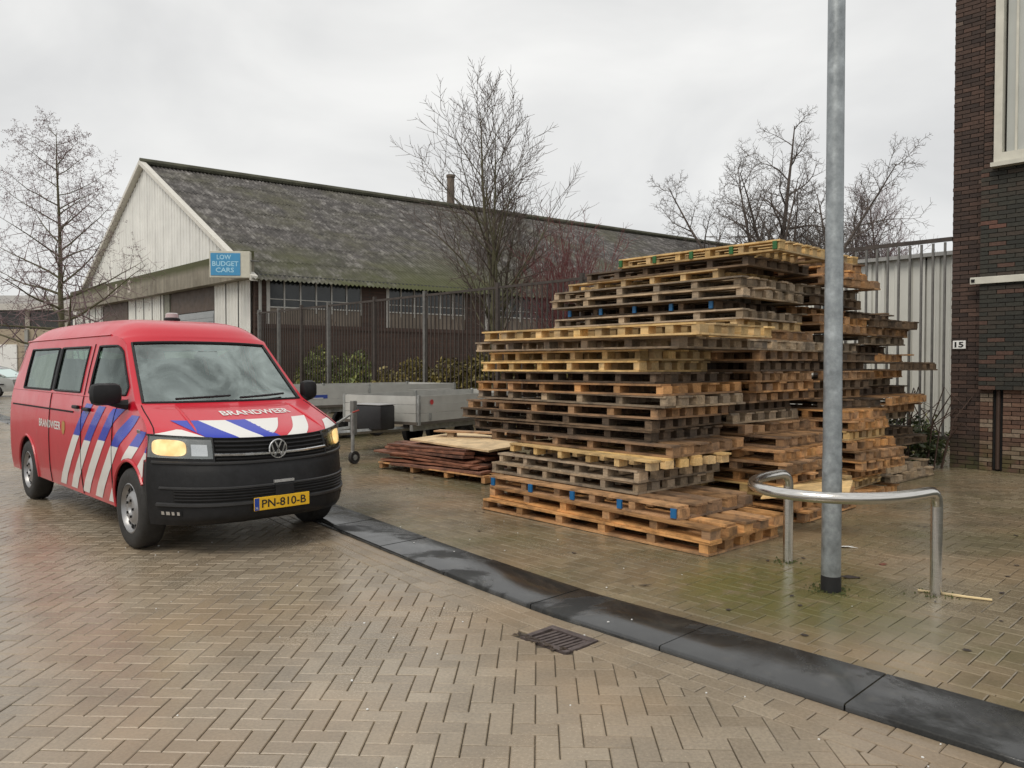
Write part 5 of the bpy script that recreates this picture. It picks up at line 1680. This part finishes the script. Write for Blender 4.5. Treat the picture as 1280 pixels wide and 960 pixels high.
# bare trees
def make_tree(name, label, loc, height, r0, seed, mat, tmat=None, levels=4, lead=True, angle=(35, 60), nkids=(14, 7, 6, 5), ratio=(.5, .5, .5, .5), up=.12, start=.2, crook=.10, buds=None, stems=1, tilt=(3, 12), group=None, cat='tree', twig_r=.004, taper=.9):
    rng = random.Random(seed)
    T = thing(name, label, cat, loc, 0, group)
    trunk, crown, bud = MB(), MB(), MB()
    def branch(p, d, L, r_, lev, first=False):
        n = (9 if lev == 0 else 6 if lev == 1 else 4 if lev == 2 else 3)
        pts = [p.copy()]; dirs = [d.copy()]; rad = [r_]
        for i in range(n):
            cr_ = crook * (0.35 if lev == 0 else 1.0)
            d = (d + Vector((rng.gauss(0, cr_), rng.gauss(0, cr_), rng.gauss(0, cr_) + up * (.25 if lev == 0 else 1))) ).normalized()
            p = p + d * (L / n); pts.append(p.copy()); dirs.append(d.copy()); rad.append(max(twig_r * .5, r_ * (1 - taper * (i + 1) / n)))
        (trunk if lev <= 1 else crown).tube(pts, rad, 8 if lev == 0 else 5 if lev == 1 else 4 if lev == 2 else 3, caps=False)
        if lev >= levels: 
            if buds and rng.random() < buds[1]:
                for _ in range(buds[2]):
                    q = pts[rng.randrange(1, len(pts))] + Vector((rng.gauss(0, .03), rng.gauss(0, .03), -abs(rng.gauss(0, .03)))); s_ = buds[3] * rng.uniform(.6, 1.3)
                    bud.add([q + Vector((s_, 0, 0)), q + Vector((-s_ * .5, s_ * .8, 0)), q + Vector((-s_ * .5, -s_ * .8, 0)), q + Vector((0, 0, -s_ * 2))], [(0, 1, 2), (0, 3, 1), (1, 3, 2), (2, 3, 0)])
            return
        nk = nkids[lev]; st = start if lev == 0 else .15
        ga = rng.uniform(0, 6.28)
        for k in range(nk):
            f = st + (1 - st) * (k + rng.uniform(.1, .9)) / nk
            idx = f * n; i = min(int(idx), n - 1); q = pts[i].lerp(pts[i + 1], idx - i); dd = dirs[i + 1]
            ga += 2.4 + rng.uniform(-.5, .5)
            a = R(rng.uniform(*angle)) * (1.15 - .35 * f if lev == 0 else 1)
            o_ = dd.orthogonal().normalized(); o_ = (Matrix.Rotation(ga, 3, dd) @ o_)
            nd = (dd * math.cos(a) + o_ * math.sin(a)).normalized()
            if lev == 0 and lead: l = L * ratio[0] * (1.12 - .85 * f) * rng.uniform(.8, 1.15)
            else: l = L * ratio[lev] * (1.1 - .5 * f) * rng.uniform(.75, 1.2)
            rr_ = max(twig_r, rad[i] * (.52 if lev == 0 else .6))
            branch(q, nd, l, rr_, lev + 1)
    for s_ in range(stems):
        if stems == 1: branch(Vector((0, 0, -.1)), Vector((0, 0, 1)), height, r0, 0)
        else:
            a = 6.28 * s_ / stems + rng.uniform(-.3, .3); t_ = R(rng.uniform(*tilt)) if s_ else 0.0
            hh = height * (1 if s_ == 0 else rng.uniform(.62, .92))
            branch(Vector((.12 * math.cos(a), .12 * math.sin(a), .4 if s_ else -.1)), Vector((math.sin(t_) * math.cos(a), math.sin(t_) * math.sin(a), math.cos(t_))), hh, r0 * (1 if s_ == 0 else .7), 0)
    trunk.build('trunk', tmat or mat, T, smooth='all')['kind'] = 'stuff'
    crown.build('crown', mat, T, smooth='all')['kind'] = 'stuff'
    if buds: bud.build('catkins', buds[0], T)['kind'] = 'stuff'
    return T
M_BARKG = plain('green_bark', (.105, .098, .055), .85, var=.35, scale=3, bump=.3)
M_BARKT = plain('twig_bark', (.105, .080, .068), .85, var=.3, scale=3)
M_BARKP = plain('purple_twig', (.20, .14, .145), .85, var=.3, scale=3)
M_BARKD = plain('dark_bark', (.105, .085, .073), .85, var=.3, scale=3)
M_BARKR = plain('red_twig', (.17, .055, .055), .8, var=.3, scale=3)
M_CATK = plain('catkin', (.17, .105, .11), .85, var=.4, scale=9)
make_tree('bare_tree', 'bare green-barked multi-stemmed tree behind the fence left of the pallets', (-.45, 20.8, 0), 8.5, .12, 5, M_BARKT, M_BARKG, levels=3, angle=(30, 52), nkids=(15, 9, 7), ratio=(.56, .50, .42), up=.085, start=.30, crook=.07, stems=4, twig_r=.0075, taper=.93)
make_tree('bare_tree', 'bare alder with dark catkins standing left behind the van', (-15.6, 26.6, 0), 9.6, .14, 14, M_BARKP, M_BARKG, levels=3, angle=(60, 84), nkids=(33, 12, 7), ratio=(.42, .46, .40), up=.05, start=.22, crook=.10, buds=(M_CATK, .8, 5, .013), twig_r=.0060, taper=.93)
make_tree('bare_tree', 'broad dark bare tree behind the pallets, left of the lamp post', (18.2, 53, 0), 17.6, .36, 27, M_BARKD, M_BARKD, levels=3, angle=(40, 70), nkids=(17, 10, 7), ratio=(.40, .48, .46), up=.05, start=.25, crook=.14, stems=10, tilt=(8, 30), twig_r=.014, taper=.90)
make_tree('bare_tree', 'dark bare tree with a forked crown directly behind the lamp post', (22.6, 54, 0), 14.2, .30, 31, M_BARKD, M_BARKD, levels=3, angle=(40, 66), nkids=(16, 9, 7), ratio=(.40, .48, .46), up=.05, start=.27, crook=.13, stems=6, tilt=(5, 28), twig_r=.014, taper=.90)
make_tree('bare_tree', 'fine-twigged reddish bare tree right of the lamp post', (26.0, 54, 0), 12.8, .22, 41, M_BARKP, M_BARKD, levels=3, angle=(28, 52), nkids=(24, 13, 9), ratio=(.55, .50, .44), up=.06, start=.15, crook=.10, stems=3, twig_r=.014, taper=.88)
make_tree('red_shrub', 'leafless shrub with dark red twigs right of the green-barked tree', (1.55, 20.4, 0), 5.2, .045, 51, M_BARKR, M_BARKR, levels=2, angle=(18, 40), nkids=(14, 10), ratio=(.50, .45), up=.05, start=.15, crook=.10, stems=16, twig_r=.0055, taper=.93, cat='shrub')
